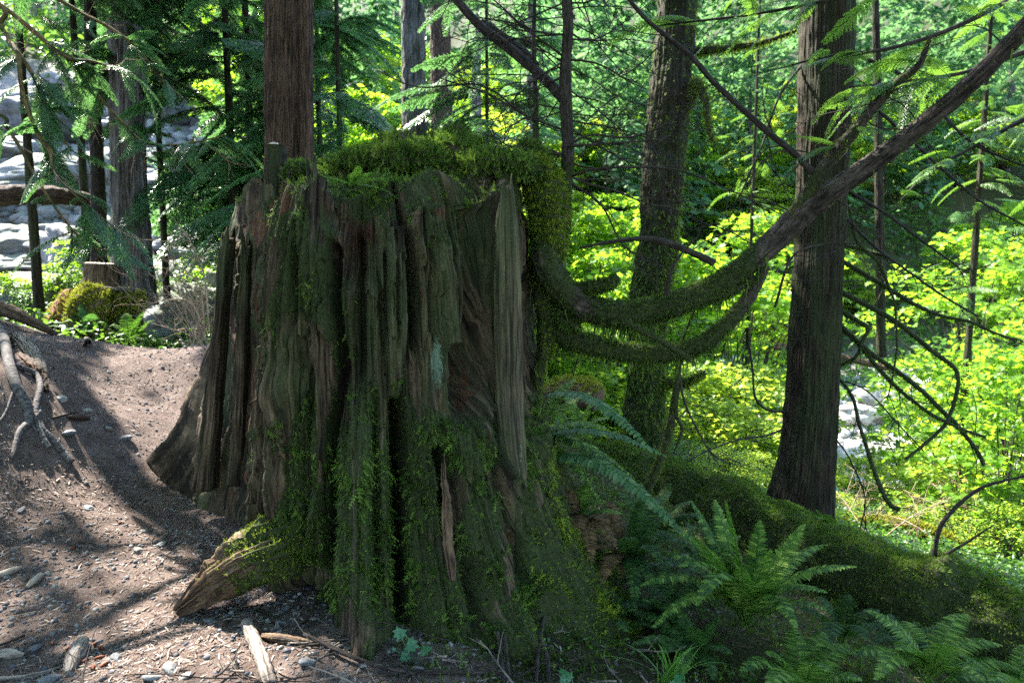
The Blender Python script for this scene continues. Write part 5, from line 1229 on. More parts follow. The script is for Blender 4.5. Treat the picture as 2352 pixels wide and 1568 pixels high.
P1 = np.array(P1); Dn = P1 * [1, 0, 1] - [0, 0, .012]; V = stamp(np.array([(-.4, 0, 0), (.4, 0, 0), (.5, .1, .7), (0, .15, 1), (-.5, .1, .7)]), basis(Dn + [0, .006, 0], np.tile([0, 1., 0], (60, 1))), P1 - Dn * .6 + c0, np.full(60, .011))
mk('scales', V, None, stampf(np.array([(0, 1, 2), (0, 2, 4), (4, 2, 3)]), 5, 60), M['cedar'], cn, smooth_=False, attrs={'bk': V})

# ------------------------------------------------------------------ ferns
PIN = np.array([(0, 0, 0), (.11, .03, .12), (.12, .0, .45), (.07, -.04, .75), (0, -.12, 1.0), (-.06, -.04, .75), (-.10, .0, .45), (-.10, .03, .12), (0, -.045, .5)], float)
PINT = np.array([(0, 1, 8), (1, 2, 8), (2, 3, 8), (3, 4, 8), (4, 5, 8), (5, 6, 8), (6, 7, 8), (7, 0, 8)])
def frond(parent, b, tip, arch=.15, width=.07, pairs=38, mat='fern', roll=0.0, side=None, curl=.25, start=.12):
    b = np.array(b, float); tip = np.array(tip, float); L = np.linalg.norm(tip - b); up = np.array([0, 0, 1.])
    c1 = b * .60 + tip * .40 + up * arch * L * 1.6; t = np.linspace(0, 1, 26)[:, None]
    C = (1 - t) ** 2 * b + 2 * t * (1 - t) * c1 + t * t * tip
    Tn = np.gradient(C, axis=0); Tn /= np.linalg.norm(Tn, axis=1)[:, None]
    sd = np.cross(Tn, up + 0 * Tn) if side is None else np.tile(unit(side), (26, 1))
    sd = sd + 1e-4; sd /= np.linalg.norm(sd, axis=1)[:, None]
    nr = np.cross(sd, Tn); cr, sr = math.cos(roll), math.sin(roll); sd, nr = sd * cr + nr * sr, nr * cr - sd * sr
    nr = np.where(nr[:, 2:3] < 0, -nr, nr) if side is None else nr
    u = start + (1 - start) * (np.arange(pairs) + .5) / pairs; k = u * 25
    def ip(X): return np.stack([np.interp(k, np.arange(26), X[:, q]) for q in range(3)], 1)
    c, tt, ss, nn = ip(C), ip(Tn), ip(sd), ip(nr)
    w_ = width * np.minimum(1, (u - start) * 7 + .55) * (1 - ((u - start) / (1 - start)) ** 2.3) ** .8 + .006
    a = Acc(); V, Q, T, A = tube(C, np.linspace(.0035, .001, 26) * (L / .6) ** .5, seg=5, n=26, cap=False); a.add(V, Q, None, A)
    for s_ in (-1, 1):
        D = ss * s_ + tt * .28 + nn * (-curl * .35) + R.normal(size=(pairs, 3)) * .05
        B = basis(D, nn + R.normal(size=(pairs, 3)) * .12)
        sc = np.stack([np.full(pairs, L / pairs * 4.6), w_, w_], 1) * R.uniform(.88, 1.08, (pairs, 1))
        V = np.einsum('nij,nkj->nki', B, PIN[None] * sc[:, None]) + c[:, None]
        a.add(V.reshape(-1, 3), None, stampf(PINT, 9, pairs))
    V, Q, T = a.get()
    return mk('frond', V, Q, T, M[mat], parent, smooth_=False)
def fern(lab, base, tips, group=None, mat='fern', **k):
    t = thing('fern', lab, 'fern', base, group)
    for tp_ in tips:
        a, b, Y = tp_[:3]; kk = dict(k); kk.update(tp_[3] if len(tp_) > 3 else {})
        m = kk.pop('mat', mat); bb = kk.pop('base', None)
        frond(t, np.array(base) + R.normal(size=3) * [.02, .02, .005] if bb is None else at(*bb), at(a, b, Y), mat=m, **kk)
    return t
fern('large sword fern with upright fronds in front of the fallen log', at(1712, 1432, 3.25), [
    (1530, 1200, 3.2, dict(arch=.18, width=.085)), (1745, 1195, 3.4, dict(arch=.08, width=.08)), (1900, 1360, 2.85, dict(arch=.22, width=.08)), (1590, 1230, 3.0, dict(arch=.15, width=.085)), (1800, 1300, 2.9, dict(arch=.15, width=.08)),
    (1588, 1150, 3.4, dict(arch=.10, width=.080)), (1642, 1148, 3.45, dict(arch=.10, width=.085)), (1668, 1150, 3.25, dict(arch=.12, width=.090)), (1848, 1203, 3.35, dict(arch=.10, width=.090)), (1966, 1300, 3.1, dict(arch=.20, width=.085)),
    (1855, 1345, 3.0, dict(arch=.25, width=.06)), (1470, 1345, 3.1, dict(arch=.30, width=.075)), (1478, 1270, 3.6, dict(arch=.3, width=.06)), (1560, 1300, 2.9, dict(arch=.25, width=.07)), (1770, 1262, 3.1, dict(arch=.12, width=.07)), (1500, 1440, 2.9, dict(arch=.3, width=.06)),
    (1900, 1250, 3.7, dict(arch=.18, width=.06)), (1600, 1390, 2.7, dict(arch=.35, width=.07)), (1830, 1440, 2.75, dict(arch=.3, width=.07)), (1700, 1300, 2.85, dict(arch=.15, width=.06)), (1900, 1400, 3.0, dict(arch=.28, width=.07))])
fern('sword fern arching right from behind the stump, pale long fronds below the limb', at(1215, 1010, 4.1), [
    (1500, 1040, 3.5, dict(arch=.25, width=.10, base=(1225, 930, 4.1), mat='fernlight')), (1530, 1048, 3.6, dict(arch=.16, width=.09, base=(1230, 1010, 4.0), mat='fernlight')), (1592, 1250, 3.3, dict(arch=.22, width=.105, base=(1235, 1060, 3.9), mat='fernlight', pairs=38)),
    (1400, 985, 3.9, dict(arch=.2, width=.09)), (1420, 1080, 3.8, dict(arch=.2, width=.09)), (1360, 900, 4.2, dict(arch=.15, width=.08)), (1320, 870, 4.4, dict(arch=.15, width=.08)), (1460, 1100, 3.9, dict(arch=.2, width=.08)), (1380, 1150, 3.8, dict(arch=.2, width=.08)), (1300, 900, 4.3, dict(arch=.1, width=.08))], width=.08)
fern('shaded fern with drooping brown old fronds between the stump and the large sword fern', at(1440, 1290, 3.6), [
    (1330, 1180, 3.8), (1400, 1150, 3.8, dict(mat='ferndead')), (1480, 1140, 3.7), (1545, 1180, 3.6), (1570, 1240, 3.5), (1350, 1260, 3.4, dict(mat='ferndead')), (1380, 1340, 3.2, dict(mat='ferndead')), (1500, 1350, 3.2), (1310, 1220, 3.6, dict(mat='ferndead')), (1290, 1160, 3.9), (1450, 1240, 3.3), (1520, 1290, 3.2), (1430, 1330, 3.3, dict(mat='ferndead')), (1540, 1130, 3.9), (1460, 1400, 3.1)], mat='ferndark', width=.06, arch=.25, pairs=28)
fern('sword fern under the log near the bottom right corner', at(2130, 1560, 2.9), [
    (1990, 1400, 3.1), (2075, 1425, 3.2), (1950, 1500, 2.9), (2220, 1410, 3.2), (2010, 1560, 2.6), (2300, 1480, 3.0), (2352, 1540, 2.9), (2180, 1480, 2.7), (2060, 1490, 2.7), (2260, 1560, 2.5)], width=.075, arch=.25)
fern('fern at the bottom edge, to the right of the large sword fern', at(1840, 1600, 2.75), [
    (1760, 1500, 2.7), (1700, 1540, 2.6), (1950, 1480, 2.9), (1890, 1450, 3.0), (1820, 1440, 3.0), (1980, 1560, 2.6), (1760, 1590, 2.4), (1900, 1540, 2.5)], width=.07, arch=.28)
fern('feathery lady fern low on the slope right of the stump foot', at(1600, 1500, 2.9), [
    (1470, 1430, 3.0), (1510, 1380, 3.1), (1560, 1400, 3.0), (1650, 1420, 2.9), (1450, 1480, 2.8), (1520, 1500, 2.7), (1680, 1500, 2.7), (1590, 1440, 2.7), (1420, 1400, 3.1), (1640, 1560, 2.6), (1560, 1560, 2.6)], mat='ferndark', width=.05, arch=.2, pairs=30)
fern('fern at the far bottom right corner', at(2340, 1640, 2.8), [(2240, 1530, 2.8), (2180, 1560, 2.7), (2352, 1480, 3.0), (2420, 1520, 2.9), (2280, 1580, 2.5), (2200, 1500, 2.9)], width=.07, arch=.25)
fern('small fern standing on top of the log at the foot of the tall cedar', at(1905, 1215, 5.0), [(1850, 1178, 5.0), (1875, 1170, 5.0), (1900, 1180, 4.9), (1865, 1195, 4.8)], width=.05, arch=.2, pairs=16)
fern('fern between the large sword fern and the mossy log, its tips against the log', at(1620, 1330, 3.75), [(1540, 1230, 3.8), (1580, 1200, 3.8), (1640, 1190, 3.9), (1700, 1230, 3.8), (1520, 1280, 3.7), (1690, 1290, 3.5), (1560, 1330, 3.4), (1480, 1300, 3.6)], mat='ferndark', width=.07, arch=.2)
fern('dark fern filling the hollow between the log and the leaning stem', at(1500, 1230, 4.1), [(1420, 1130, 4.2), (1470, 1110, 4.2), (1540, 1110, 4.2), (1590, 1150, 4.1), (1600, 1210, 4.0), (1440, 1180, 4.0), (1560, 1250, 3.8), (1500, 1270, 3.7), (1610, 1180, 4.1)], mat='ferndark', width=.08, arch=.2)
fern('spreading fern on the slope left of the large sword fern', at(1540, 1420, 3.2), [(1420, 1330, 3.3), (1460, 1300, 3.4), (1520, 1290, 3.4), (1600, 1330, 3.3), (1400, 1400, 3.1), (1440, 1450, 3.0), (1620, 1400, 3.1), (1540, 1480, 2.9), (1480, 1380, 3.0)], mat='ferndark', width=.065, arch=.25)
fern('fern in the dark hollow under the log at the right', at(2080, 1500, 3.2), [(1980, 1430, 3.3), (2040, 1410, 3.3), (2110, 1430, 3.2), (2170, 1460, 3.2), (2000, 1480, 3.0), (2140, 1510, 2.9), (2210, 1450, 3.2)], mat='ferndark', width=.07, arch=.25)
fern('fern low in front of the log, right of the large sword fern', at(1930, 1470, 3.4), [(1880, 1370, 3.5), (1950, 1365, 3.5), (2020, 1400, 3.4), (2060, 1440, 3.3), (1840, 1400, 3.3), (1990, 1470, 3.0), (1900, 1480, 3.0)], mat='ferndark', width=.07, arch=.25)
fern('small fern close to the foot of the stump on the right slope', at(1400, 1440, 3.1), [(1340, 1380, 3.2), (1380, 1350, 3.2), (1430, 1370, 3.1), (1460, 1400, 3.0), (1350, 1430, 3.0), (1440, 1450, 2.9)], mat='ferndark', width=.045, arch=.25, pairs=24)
fern('old fern with brown hanging fronds right beside the flank of the stump', at(1330, 1200, 3.7), [(1300, 1120, 3.8, dict(mat='ferndead')), (1350, 1110, 3.8), (1400, 1200, 3.5, dict(mat='ferndead')), (1420, 1260, 3.4, dict(mat='ferndead')), (1360, 1290, 3.3, dict(mat='ferndead')), (1430, 1180, 3.6), (1320, 1260, 3.3, dict(mat='ferndead')), (1390, 1150, 3.7)], width=.06, arch=.25, pairs=26)
for lab, b, tp_, m_ in (('sunlit fern in front of the yellow mossy stump, left side', (205, 775, 8.2), [(120, 720, 8.3), (150, 700, 8.3), (185, 700, 8.2), (210, 720, 8), (235, 740, 8), (90, 745, 8.1), (140, 760, 7.9), (180, 690, 8.5)], 'fernlight'),
                     ('dark glossy fern right of the yellow mossy stump', (300, 790, 8.0), [(260, 745, 8), (245, 765, 8), (330, 715, 8), (355, 735, 8), (360, 760, 7.9), (290, 720, 8.1), (330, 780, 7.8), (270, 780, 7.8)], 'fern'),
                     ('low fern at the left end of the sunlit patch beyond the path', (110, 765, 8.2), [(60, 730, 8.3), (90, 715, 8.3), (30, 745, 8.2), (130, 725, 8.2), (150, 755, 8)], 'fernlight'),
                     ('small fern at the dip of the path crest', (350, 800, 7.5), [(320, 780, 7.5), (345, 775, 7.5), (372, 785, 7.4), (380, 795, 7.4), (310, 792, 7.4)], 'fern'),
                     ('dim fern in the shade behind the stump, right side', (1330, 1010, 5.0), [(1250, 930, 5.1), (1300, 910, 5.1), (1360, 920, 5.0), (1400, 960, 4.9), (1260, 980, 4.9), (1400, 1000, 4.8)], 'fern')):
    fern(lab, at(*b), tp_, mat=m_, width=.10, arch=.25, pairs=24)

# ------------------------------------------------------------------ small plants
iv = thing('broadleaf_plant', 'little plant with four lobed blue green leaves at the foot of the stump', 'plant', gpix(950, 1525))
for (a_, b_, s_, rl) in ((918, 1455, .055, .3), (946, 1480, .06, -.2), (978, 1492, .055, .5), (930, 1506, .045, .1), (905, 1490, .018, 0)):
    p = at(a_, b_, 2.62); az = R.uniform(0, 6.28); B = basis(np.array([[math.cos(az), -.4, math.sin(az) * .6]]), np.array([[rl * .3, -1.0, .55]]))
    mk('leaf', stamp(LEAF - [0, 0, .4], B, p[None], [s_]), None, LEAFT, M['ivy'], iv, smooth_=False)
    V, Q, T, A = tube([np.array(iv.location), (p + np.array(iv.location)) / 2 + [0, -.02, .02], p], [.0015, .0013, .001], seg=5, n=10); mk('stem', V, Q, T, M['ivy'], iv, attrs={'bk': A})
for lab, (a_, b_, Y_), s_ in (('single broad pale leaf plant at the bottom edge right of the bare stems', (1295, 1550, 2.5), .05), ('pair of broad leaves low at the bottom edge', (1560, 1556, 2.5), .04)):
    t = thing('broadleaf_plant', lab, 'plant', gpix(a_, 1566))
    for k in range(3):
        p = at(a_ + R.normal() * 14, b_ + R.normal() * 10, Y_); mk('leaf', stamp(LEAF - [0, 0, .4], basis(R.normal(size=(1, 3)), np.array([[0, -1., .8]])), p[None], [s_]), None, LEAFT, M['ivy'], t, smooth_=False)
gt = thing('grass_tuft', 'tuft of arching bright green grass blades below the large sword fern', 'grass', gpix(1535, 1556))
for k in range(34):
    b = at(1535 + R.normal() * 14, 1566, 2.6); tpx = at(1560 + R.normal() * 60, 1470 + abs(R.normal()) * 45, 2.6 + R.normal() * .08); mid = (b + tpx) / 2 + [R.normal() * .02, 0, .07]
    t = np.linspace(0, 1, 9)[:, None]; C = (1 - t) ** 2 * b + 2 * t * (1 - t) * mid + t * t * tpx; wd = .003 * (1 - t ** 2) + .0004; sx = unit([1, R.normal() * .5, R.normal() * .3])
    V = np.concatenate([C + sx * wd, C - sx * wd]); q = np.arange(8); mk('blade', V, np.stack([q, q + 1, q + 10, q + 9], 1), None, M['grass'], gt)
hs_ = thing('hemlock_seedling', 'tiny hemlock seedling growing on the moss ledge on top of the stump', 'plant', at(800, 420, 3.4))
for k in range(7): place_spray(SPRAYH, hs_, at(790 + R.uniform(-20, 40), 425, 3.35), cam_dir(R.normal(), -.2, -.3), .22)
# moss and leafy ground cover on the slope right of the stump
Pm = ground_pts(110000, -.5, 5.5, 1.9, 7.5, lambda x, y: np.clip(.35 + .8 * fbm(np.stack([x * 2, y * 2, 0 * x], 1), 3, 23), 0, 1) * smooth(.9, 1.3, np.hypot(x - CX, y - CY)))
V, Q, T = tufts(Pm, np.tile([0, -.2, 1.0], (len(Pm), 1)), .030, -.3, .9)
tag(mk('ground_moss', V, None, T, M['moss'], None, smooth_=False), 'dark green moss carpeting the slope under the ferns', 'moss', kind='stuff')
Pm = ground_pts(9000, .1, 4.5, 1.9, 6, lambda x, y: np.clip(fbm(np.stack([x * 2, y * 2, 0 * x], 1), 2, 29) + .3, 0, 1)); Pm[:, 2] += R.uniform(.01, .07, len(Pm))
Pm = np.concatenate([Pm, ground_pts(5000, 2.5, 7, 5, 9.5) + [0, 0, .06]])
V, T = leaf_cloud(Pm, .026, (OVAL, OVALT), .5)
tag(mk('ground_cover', V, None, T, M['shrub'], None, smooth_=False), 'tiny leafed ground cover on the slope right of the stump', 'ground cover', kind='stuff')
x = R.uniform(-9, 5, 30000); y = R.uniform(7.3, 12, 30000); Pm = np.stack([x, y, hgt(x, y) + R.random(30000) ** 2 * .25], 1); Pm = Pm[(fbm(Pm * [.8, .8, 0], 2, 5) > -.2)]
V, T = leaf_cloud(Pm, .07, (OVAL, OVALT), .5)
tag(mk('undergrowth', V, None, T, M['shrub'], None, smooth_=False), 'leafy low undergrowth beyond the path and behind the stump', 'undergrowth', kind='stuff')
Pm = ground_pts(30000, 2.2, 8.5, 4.9, 10.5); Pm[:, 2] += R.random(len(Pm)) ** 2 * .16
V, T = leaf_cloud(Pm, .055, (OVAL, OVALT), .6)
tag(mk('undergrowth', V, None, T, M['shrub'], None, smooth_=False), 'sunlit leafy undergrowth right behind the fallen log', 'undergrowth', kind='stuff')
x = R.uniform(-24, 24, 90000); y = R.uniform(24, 70, 90000); Pm = np.stack([x, y, hgt(x, y) + R.random(90000) ** 1.5 * 1.2], 1); Pm = Pm[(fbm(Pm * [.25, .25, 0], 2, 6) > -.35)]
V, T = leaf_cloud(Pm, .34, (OVAL, OVALT), .6)
tag(mk('hillside_undergrowth', V, None, T, M['shrub'], None, smooth_=False), 'soft green brush covering the far hillside', 'undergrowth', kind='stuff')

# ------------------------------------------------------------------ leafy shrubs
SH = [shrub_mesh(1, M['maple'], 60, 1.3, 1.1, 2.6), shrub_mesh(2, M['maple'], 46, 1.0, 1.0, 3.4), shrub_mesh(3, M['maple2'], 60, 1.5, 1.1, 2.0), shrub_mesh(4, M['maple'], 80, 1.8, 1.4, 3.0, leaf=.10)]
SO = [shrub_mesh(5, M['shrub'], 50, 1.0, .9, 1.2, 50, .3, .06, (OVAL, OVALT), .1), shrub_mesh(6, M['maple2'], 60, 1.2, 1.0, 1.4, 50, .3, .07, (OVAL, OVALT), .1)]
ORD = ['leftmost', 'second from the left', 'third from the left', 'fourth from the left', 'fifth from the left', 'sixth from the left', 'seventh from the left', 'eighth from the left']
ORR = ['rightmost', 'second from the right', 'third from the right', 'fourth from the right', 'fifth from the right', 'sixth from the right', 'seventh from the right', 'eighth from the right', 'ninth from the right']
def ordinals(group):
    """give each member of a row its own label by its order across the picture"""
    L = sorted([o for o in bpy.data.objects if o.get('group') == group], key=lambda o: o.location.x / o.location.y)
    for i, o in enumerate(L):
        w_ = ORD[i] if i < min(8, len(L) // 2) else (ORR[len(L) - 1 - i] if len(L) - 1 - i < 9 else None)
        if w_: o['label'] = o['label'] + ', ' + w_
def shrub(v, x, y, s_=1.0, lab='', group=None, dz=-.1, sz=None, name='maple_shrub', cat='shrub'):
    t = thing(name, lab, cat, gp(x, y, dz), group, R.uniform(0, 6.28)); t.scale = (s_, s_, s_ * (sz or 1))
    put('leaves', v[0], t); put('stems', v[1], t); return t
def row(lab, group, items, kinds, **k):
    for (px, Y, v, s_) in items: shrub(kinds[v], (px - 1176) / F * Y, Y, s_, lab, group, **k)
    ordinals(group)
row('glowing green maple shrub behind the big stump', 'maple shrubs behind the big stump', ((1010, 12, 0, 1.2), (1090, 10.5, 1, 1.0), (1180, 12, 3, 1.1), (1250, 10, 0, .9), (1330, 11.5, 3, 1.0), (1400, 10, 1, .9), (1290, 9, 2, .8), (1420, 13.5, 3, 1.2), (1130, 15, 3, 1.5), (950, 15, 1, 1.4), (1350, 15, 3, 1.6), (820, 13, 3, 1.3), (880, 10, 0, .8), (760, 12, 0, 1.0)), SH)
row('tall backlit maple reaching high between the trunks', 'tall maples between the trunks', ((1180, 16, 3, 1.9), (1340, 15, 3, 1.7), (1425, 17, 0, 2.0), (1625, 15, 0, 1.8), (1710, 17, 3, 1.9), (2230, 19, 3, 1.8)), SH, name='maple_tree', cat='tree')
row('sunlit yellow green shrub on the right creek bank', 'sunlit shrubs on the right creek bank', ((1620, 10, 2, .9), (1700, 11.5, 2, 1.1), (1600, 13, 3, 1.1), (1780, 13, 2, 1.0), (1680, 9, 2, .6), (2000, 10.0, 2, .5), (2130, 10.5, 2, .5), (2160, 13, 3, .7), (2250, 8.6, 2, .7), (2340, 8.2, 3, .8), (2190, 15, 2, 1.0), (2330, 11.5, 3, 1.1), (2290, 14, 2, 1.2), (2430, 9.5, 3, 1.1), (1580, 9.2, 2, .6), (1760, 9.4, 2, .6)), SH)
row('pale green leafy shrub among the left boulders', 'leafy shrubs among the left boulders', ((20, 12, 0, .4), (150, 12.5, 1, .45), (300, 13, 0, .5), (560, 14, 0, .9), (350, 24, 1, 1.0)), SH)
row('low leafy bush beyond the path', 'low bushes beyond the path', ((90, 9.2, 0, .45), (180, 10, 1, .5), (60, 11.5, 0, .7), (360, 9.5, 0, .5), (250, 12, 0, .6), (430, 10, 0, .8), (500, 10.5, 0, .8), (20, 9.5, 0, .6), (150, 13, 0, .8), (340, 13, 0, .9)), SO, name='bush', cat='bush')
row('tangled sunlit brush behind the fallen log', 'tangled brush behind the fallen log', ((1960, 8.2, 1, .32), (2060, 7.8, 0, .35), (2170, 7.6, 1, .35), (2270, 7.4, 0, .42), (2350, 7.0, 1, .5), (1600, 7.6, 0, .42), (1680, 7.3, 1, .42), (1750, 7.8, 1, .42), (1540, 7.2, 0, .35), (1620, 8.6, 1, .42)), SO, name='bush', cat='bush')
for k in range(26):
    px = R.uniform(1940, 2352); Y = R.uniform(6.6, 8.5); x = (px - 1176) / F * Y; b = gp(x, Y)
    a = Acc(); grow(a, b, [R.normal() * .5, R.normal() * .3, .9], R.uniform(.5, 1.3), .007, 2, 6, wig=.18, grav=-.03)
    tag(a.build('dead_shrub', M['tanstick']), 'bare sunlit stems tangled behind the fallen log', 'shrub', 'bare stems behind the fallen log')

# ------------------------------------------------------------------ where the sun reaches the clearing
Sd = np.array(SUN_DIR)
ux = unit(np.cross([0, 0, 1], Sd)); uy = np.cross(Sd, ux)
def uv(P): P = np.asarray(P); return np.stack([P @ ux, P @ uy], -1)
lit = []   # places the sun reaches through the crowns: (point, radius, share of leaves that stay)
for (a_, b_, r_) in ((390, 830, .42), (405, 880, .36), (375, 930, .34), (350, 810, .28), (370, 985, .25), (330, 1020, .22), (300, 860, .22), (260, 1060, .20), (200, 890, .18), (300, 950, .18), (180, 1120, .12), (250, 1180, .14), (500, 1215, .17), (460, 1290, .20), (520, 1250, .14), (430, 1350, .16), (480, 1480, .30), (420, 1520, .30), (560, 1520, .22), (350, 1545, .26), (400, 1440, .16), (250, 1460, .10), (260, 1540, .13), (330, 1400, .12), (300, 1330, .10), (650, 1540, .10), (30, 1420, .14), (80, 1300, .07)):
    lit.append((gpix(a_, b_), r_, .05))
for (p, r_) in ((at(465, 900, 4.3), .10), (at(600, 620, 3.4), .09), (at(690, 450, 3.5), .13), (at(640, 500, 3.6), .12), (at(230, 690, 8.6), 1.0), (at(150, 720, 8.5), 1.0), (at(300, 740, 8.4), .7), (at(80, 720, 7.5), .3), (at(2040, 250, 3.4), .3), (at(1950, 330, 3.45), .12), (at(1270, 1300, 2.9), .10), (at(1350, 1400, 2.8), .08), (at(80, 60, 5.2), .7), (at(60, 250, 5.0), .6), (at(150, 420, 4.9), .5), (at(250, 160, 5.3), .5),
                (at(820, 360, 3.9), .10), (at(920, 405, 3.6), .08), (at(1280, 450, 3.85), .10), (at(1450, 1000, 3.7), .06), (at(1330, 1000, 3.8), .05), (at(1700, 640, 3.65), .08), (at(1480, 690, 3.7), .05), (at(1920, 1260, 4.5), .12), (at(1610, 1110, 5.3), .16), (at(1760, 1150, 4.9), .13), (at(2100, 1290, 4.1), .14), (at(2250, 1360, 3.95), .13), (at(1690, 1180, 3.3), .07), (at(1850, 1230, 3.3), .06), (at(1900, 1310, 3.1), .06), (at(1400, 960, 3.8), .09)):
    lit.append((p, r_, .25))
for a_, b_ in ((150, 1100), (300, 1120), (120, 980), (400, 1130), (230, 1000), (60, 1180)): lit.append((gpix(a_, b_), .34, .5))
LU = uv(np.array([l[0] for l in lit])); LR = np.array([l[1] for l in lit]); LK = np.array([l[2] for l in lit])
def in_sunbeam(p, margin=.5):
    """would something at p stand in the light that reaches the path"""
    q = uv(np.asarray(p, float)); k = (LK < .1) | (LR >= .3)
    return bool((np.hypot(LU[k, 0] - q[0], LU[k, 1] - q[1]) < LR[k] + margin).any())

# ------------------------------------------------------------------ conifers
def conifer_mid(name, lab, x, y, H_, z0, nb, ln, meshes=SPRAY, lean=0, az=None, tr=.12, sc=1.6, t=None):
    if t is None:
        t = thing(name, lab, 'tree', gp(x, y))
        V, Q, T, A = tube([(0, 0, -.2), (lean * .3, 0, H_ * .5), (lean, 0, H_)], [tr, tr * .7, .02], seg=24, n=60, amp=.08, flute=.01, fk=5); mk('trunk', V, Q, T, M['cedar2'], t, attrs={'bk': A}, local=True)
    base = Vector(gp(x, y))
    for k in range(nb):
        z = z0 + (H_ - z0) * ((k + R.random()) / nb) ** 1.15; a = R.uniform(0, 6.283) if az is None else R.normal(az[0], az[1]); f = ln * (1 - .6 * (z / H_)) * R.uniform(.6, 1.1)
        for q in range(2):
            off = R.uniform(0, f) * .6 if q else 0; a2 = a + (R.normal() * .35 if q else 0)
            if any(in_sunbeam(np.array(base) + [math.cos(a) * (off + f * g_), math.sin(a) * (off + f * g_), z], .0) for g_ in (.5,)): continue
            place_spray(meshes, t, base + Vector((math.cos(a) * off + lean * z / H_, math.sin(a) * off, z)), (math.cos(a2), math.sin(a2), R.uniform(-.35, .1)), f * R.uniform(.7, 1.0) * (sc / 1.5), R.normal() * .35)
    return t
def cm(lab, px, Y, H_, z0, nb, ln, name='hemlock_tree', **k): return conifer_mid(name, lab, (px - 1176) / F * Y, Y, H_, z0, nb, ln, **k)
cm('', 297, 10.6, 8, 3.2, 49, 2.0, t=grey_cedar, sc=1.2)
cm('drooping cedar whose boughs fill the space left of the straight cedar', 545, 11.5, 9, 2.9, 49, 2.6, name='cedar_tree', tr=.08)
cm('shaded hemlock with drooping boughs behind the left top of the stump', 790, 8.6, 6.5, 1.4, 36, 1.7, tr=.04)
cm('bright hemlock filling the right edge above the fallen log', 2440, 7.4, 7, .2, 49, 1.9, meshes=SPRAYH, tr=.06, sc=.75)
cm('hemlock boughs hanging at the upper right behind the long limb', 2230, 9.5, 8, 3.4, 46, 2.0, meshes=SPRAYH, tr=.06, sc=.85)
cm('airy hemlock high up between the mossy tree and the tall cedar', 1720, 14, 11, 5.5, 48, 2.0, meshes=SPRAYH, tr=.05, sc=.75)
cm('dark cedar with boughs spreading high above the left boulders', 385, 12, 10, 5.0, 44, 2.4, name='cedar_tree', tr=.06, sc=1.2)
cm('cedar standing close behind the straight cedar, filling the gap to its left', 590, 13, 11, 1.6, 49, 2.6, name='cedar_tree', tr=.08)
cm('cedar high behind the upper left corner', 210, 13, 10, 5.6, 40, 2.4, name='cedar_tree', tr=.08)
cm('dark hemlock with fan like boughs directly right of the straight cedar', 745, 10.5, 9, 2.3, 49, 2.2, tr=.05)
cm('hemlock crown at the top of the view between the pale trunk and the thin sapling', 1120, 16, 13, 6.0, 40, 3.0, tr=.06)
cm('cedar boughs filling the upper left corner', 90, 11.0, 8, 4.9, 36, 1.8, name='cedar_tree', tr=.08, sc=1.2)
# long low limbs reaching in from the left with lit tips
oc = thing('overhanging_cedar', 'cedar at the left edge whose curved yellowish limbs hang into the upper left', 'tree', gp(-6.3, 5.0))
V, Q, T, A = tube([(-6.3, 5.0, .8), (-6.25, 5.0, 5), (-6.2, 5.0, 13)], [.28, .2, .1], seg=40, n=90, amp=.06, flute=.02, fk=6); mk('trunk', V, Q, T, M['cedar'], oc, attrs={'bk': A})
S_ = [[(-784, -330, 5.0, 14), (-160, -80, 5.2, 9), (-60, -30, 5.2, 6), (0, 10, 5.2, 5), (81, 74, 5.2, 5), (123, 112, 5.2, 4.5), (169, 137, 5.2, 4), (211, 141, 5.2, 3), (267, 158, 5.2, 2.2), (309, 169, 5.2, 1.5)],
      [(-784, -260, 5.0, 12), (-60, -20, 5.0, 6), (0, 60, 5.0, 5), (21, 91, 5, 4.5), (53, 137, 5, 4.5), (74, 169, 5, 4.5), (95, 218, 5, 4), (116, 264, 5, 3.5), (141, 316, 5, 3), (170, 350, 5, 1.5)],
      [(20, 90, 5.0, 5), (42, 130, 4.9, 4.5), (49, 197, 4.9, 4.5), (70, 267, 4.9, 4.5), (91, 316, 4.9, 4.5), (116, 348, 4.9, 5), (123, 387, 4.8, 4), (148, 422, 4.8, 3.5), (197, 468, 4.8, 3), (239, 503, 4.8, 2), (270, 530, 4.8, 1.2)],
      [(-784, -450, 5.0, 12), (-80, -90, 6.0, 7), (60, -40, 6.0, 6), (170, 20, 6.0, 4), (290, 90, 6, 3), (380, 190, 6, 2)],
      [(-784, 0, 5.0, 12), (-60, 240, 5.4, 5), (20, 300, 5.4, 4), (90, 420, 5.4, 3), (160, 520, 5.4, 2.5), (230, 580, 5.4, 1.5)], [(160, 130, 5.2, 4), (210, 200, 5.6, 3), (280, 280, 5.8, 3), (340, 330, 6, 2.5), (430, 330, 6, 2), (520, 310, 6, 1.2)]]
for st in S_:
    V, Q, T, A = ptube(st, seg=12, n=120, amp=.12, seed=len(st)); mk('limb', V, Q, T, M['ywood'], oc, attrs={'bk': A, 'moss': .35 + .2 * pn(V * 5, 1)})
    for k in range(16):
        p, d = on_path(st, R.uniform(.35, 1)); place_spray(SPRAY, oc, p, cam_dir(R.normal() * .8 + .4, R.uniform(-.1, .9), R.normal() * .7), R.uniform(.16, .40), R.normal() * .3)
    for k in range(4):
        p, d = on_path(st, R.uniform(.2, 1)); twig_part('dead_twig', oc, p, d + R.normal(size=3) * .7 - np.array([0, 0, .3]), R.uniform(.25, .6), .004, kids=5, depth=1, mat=M['tanstick'])
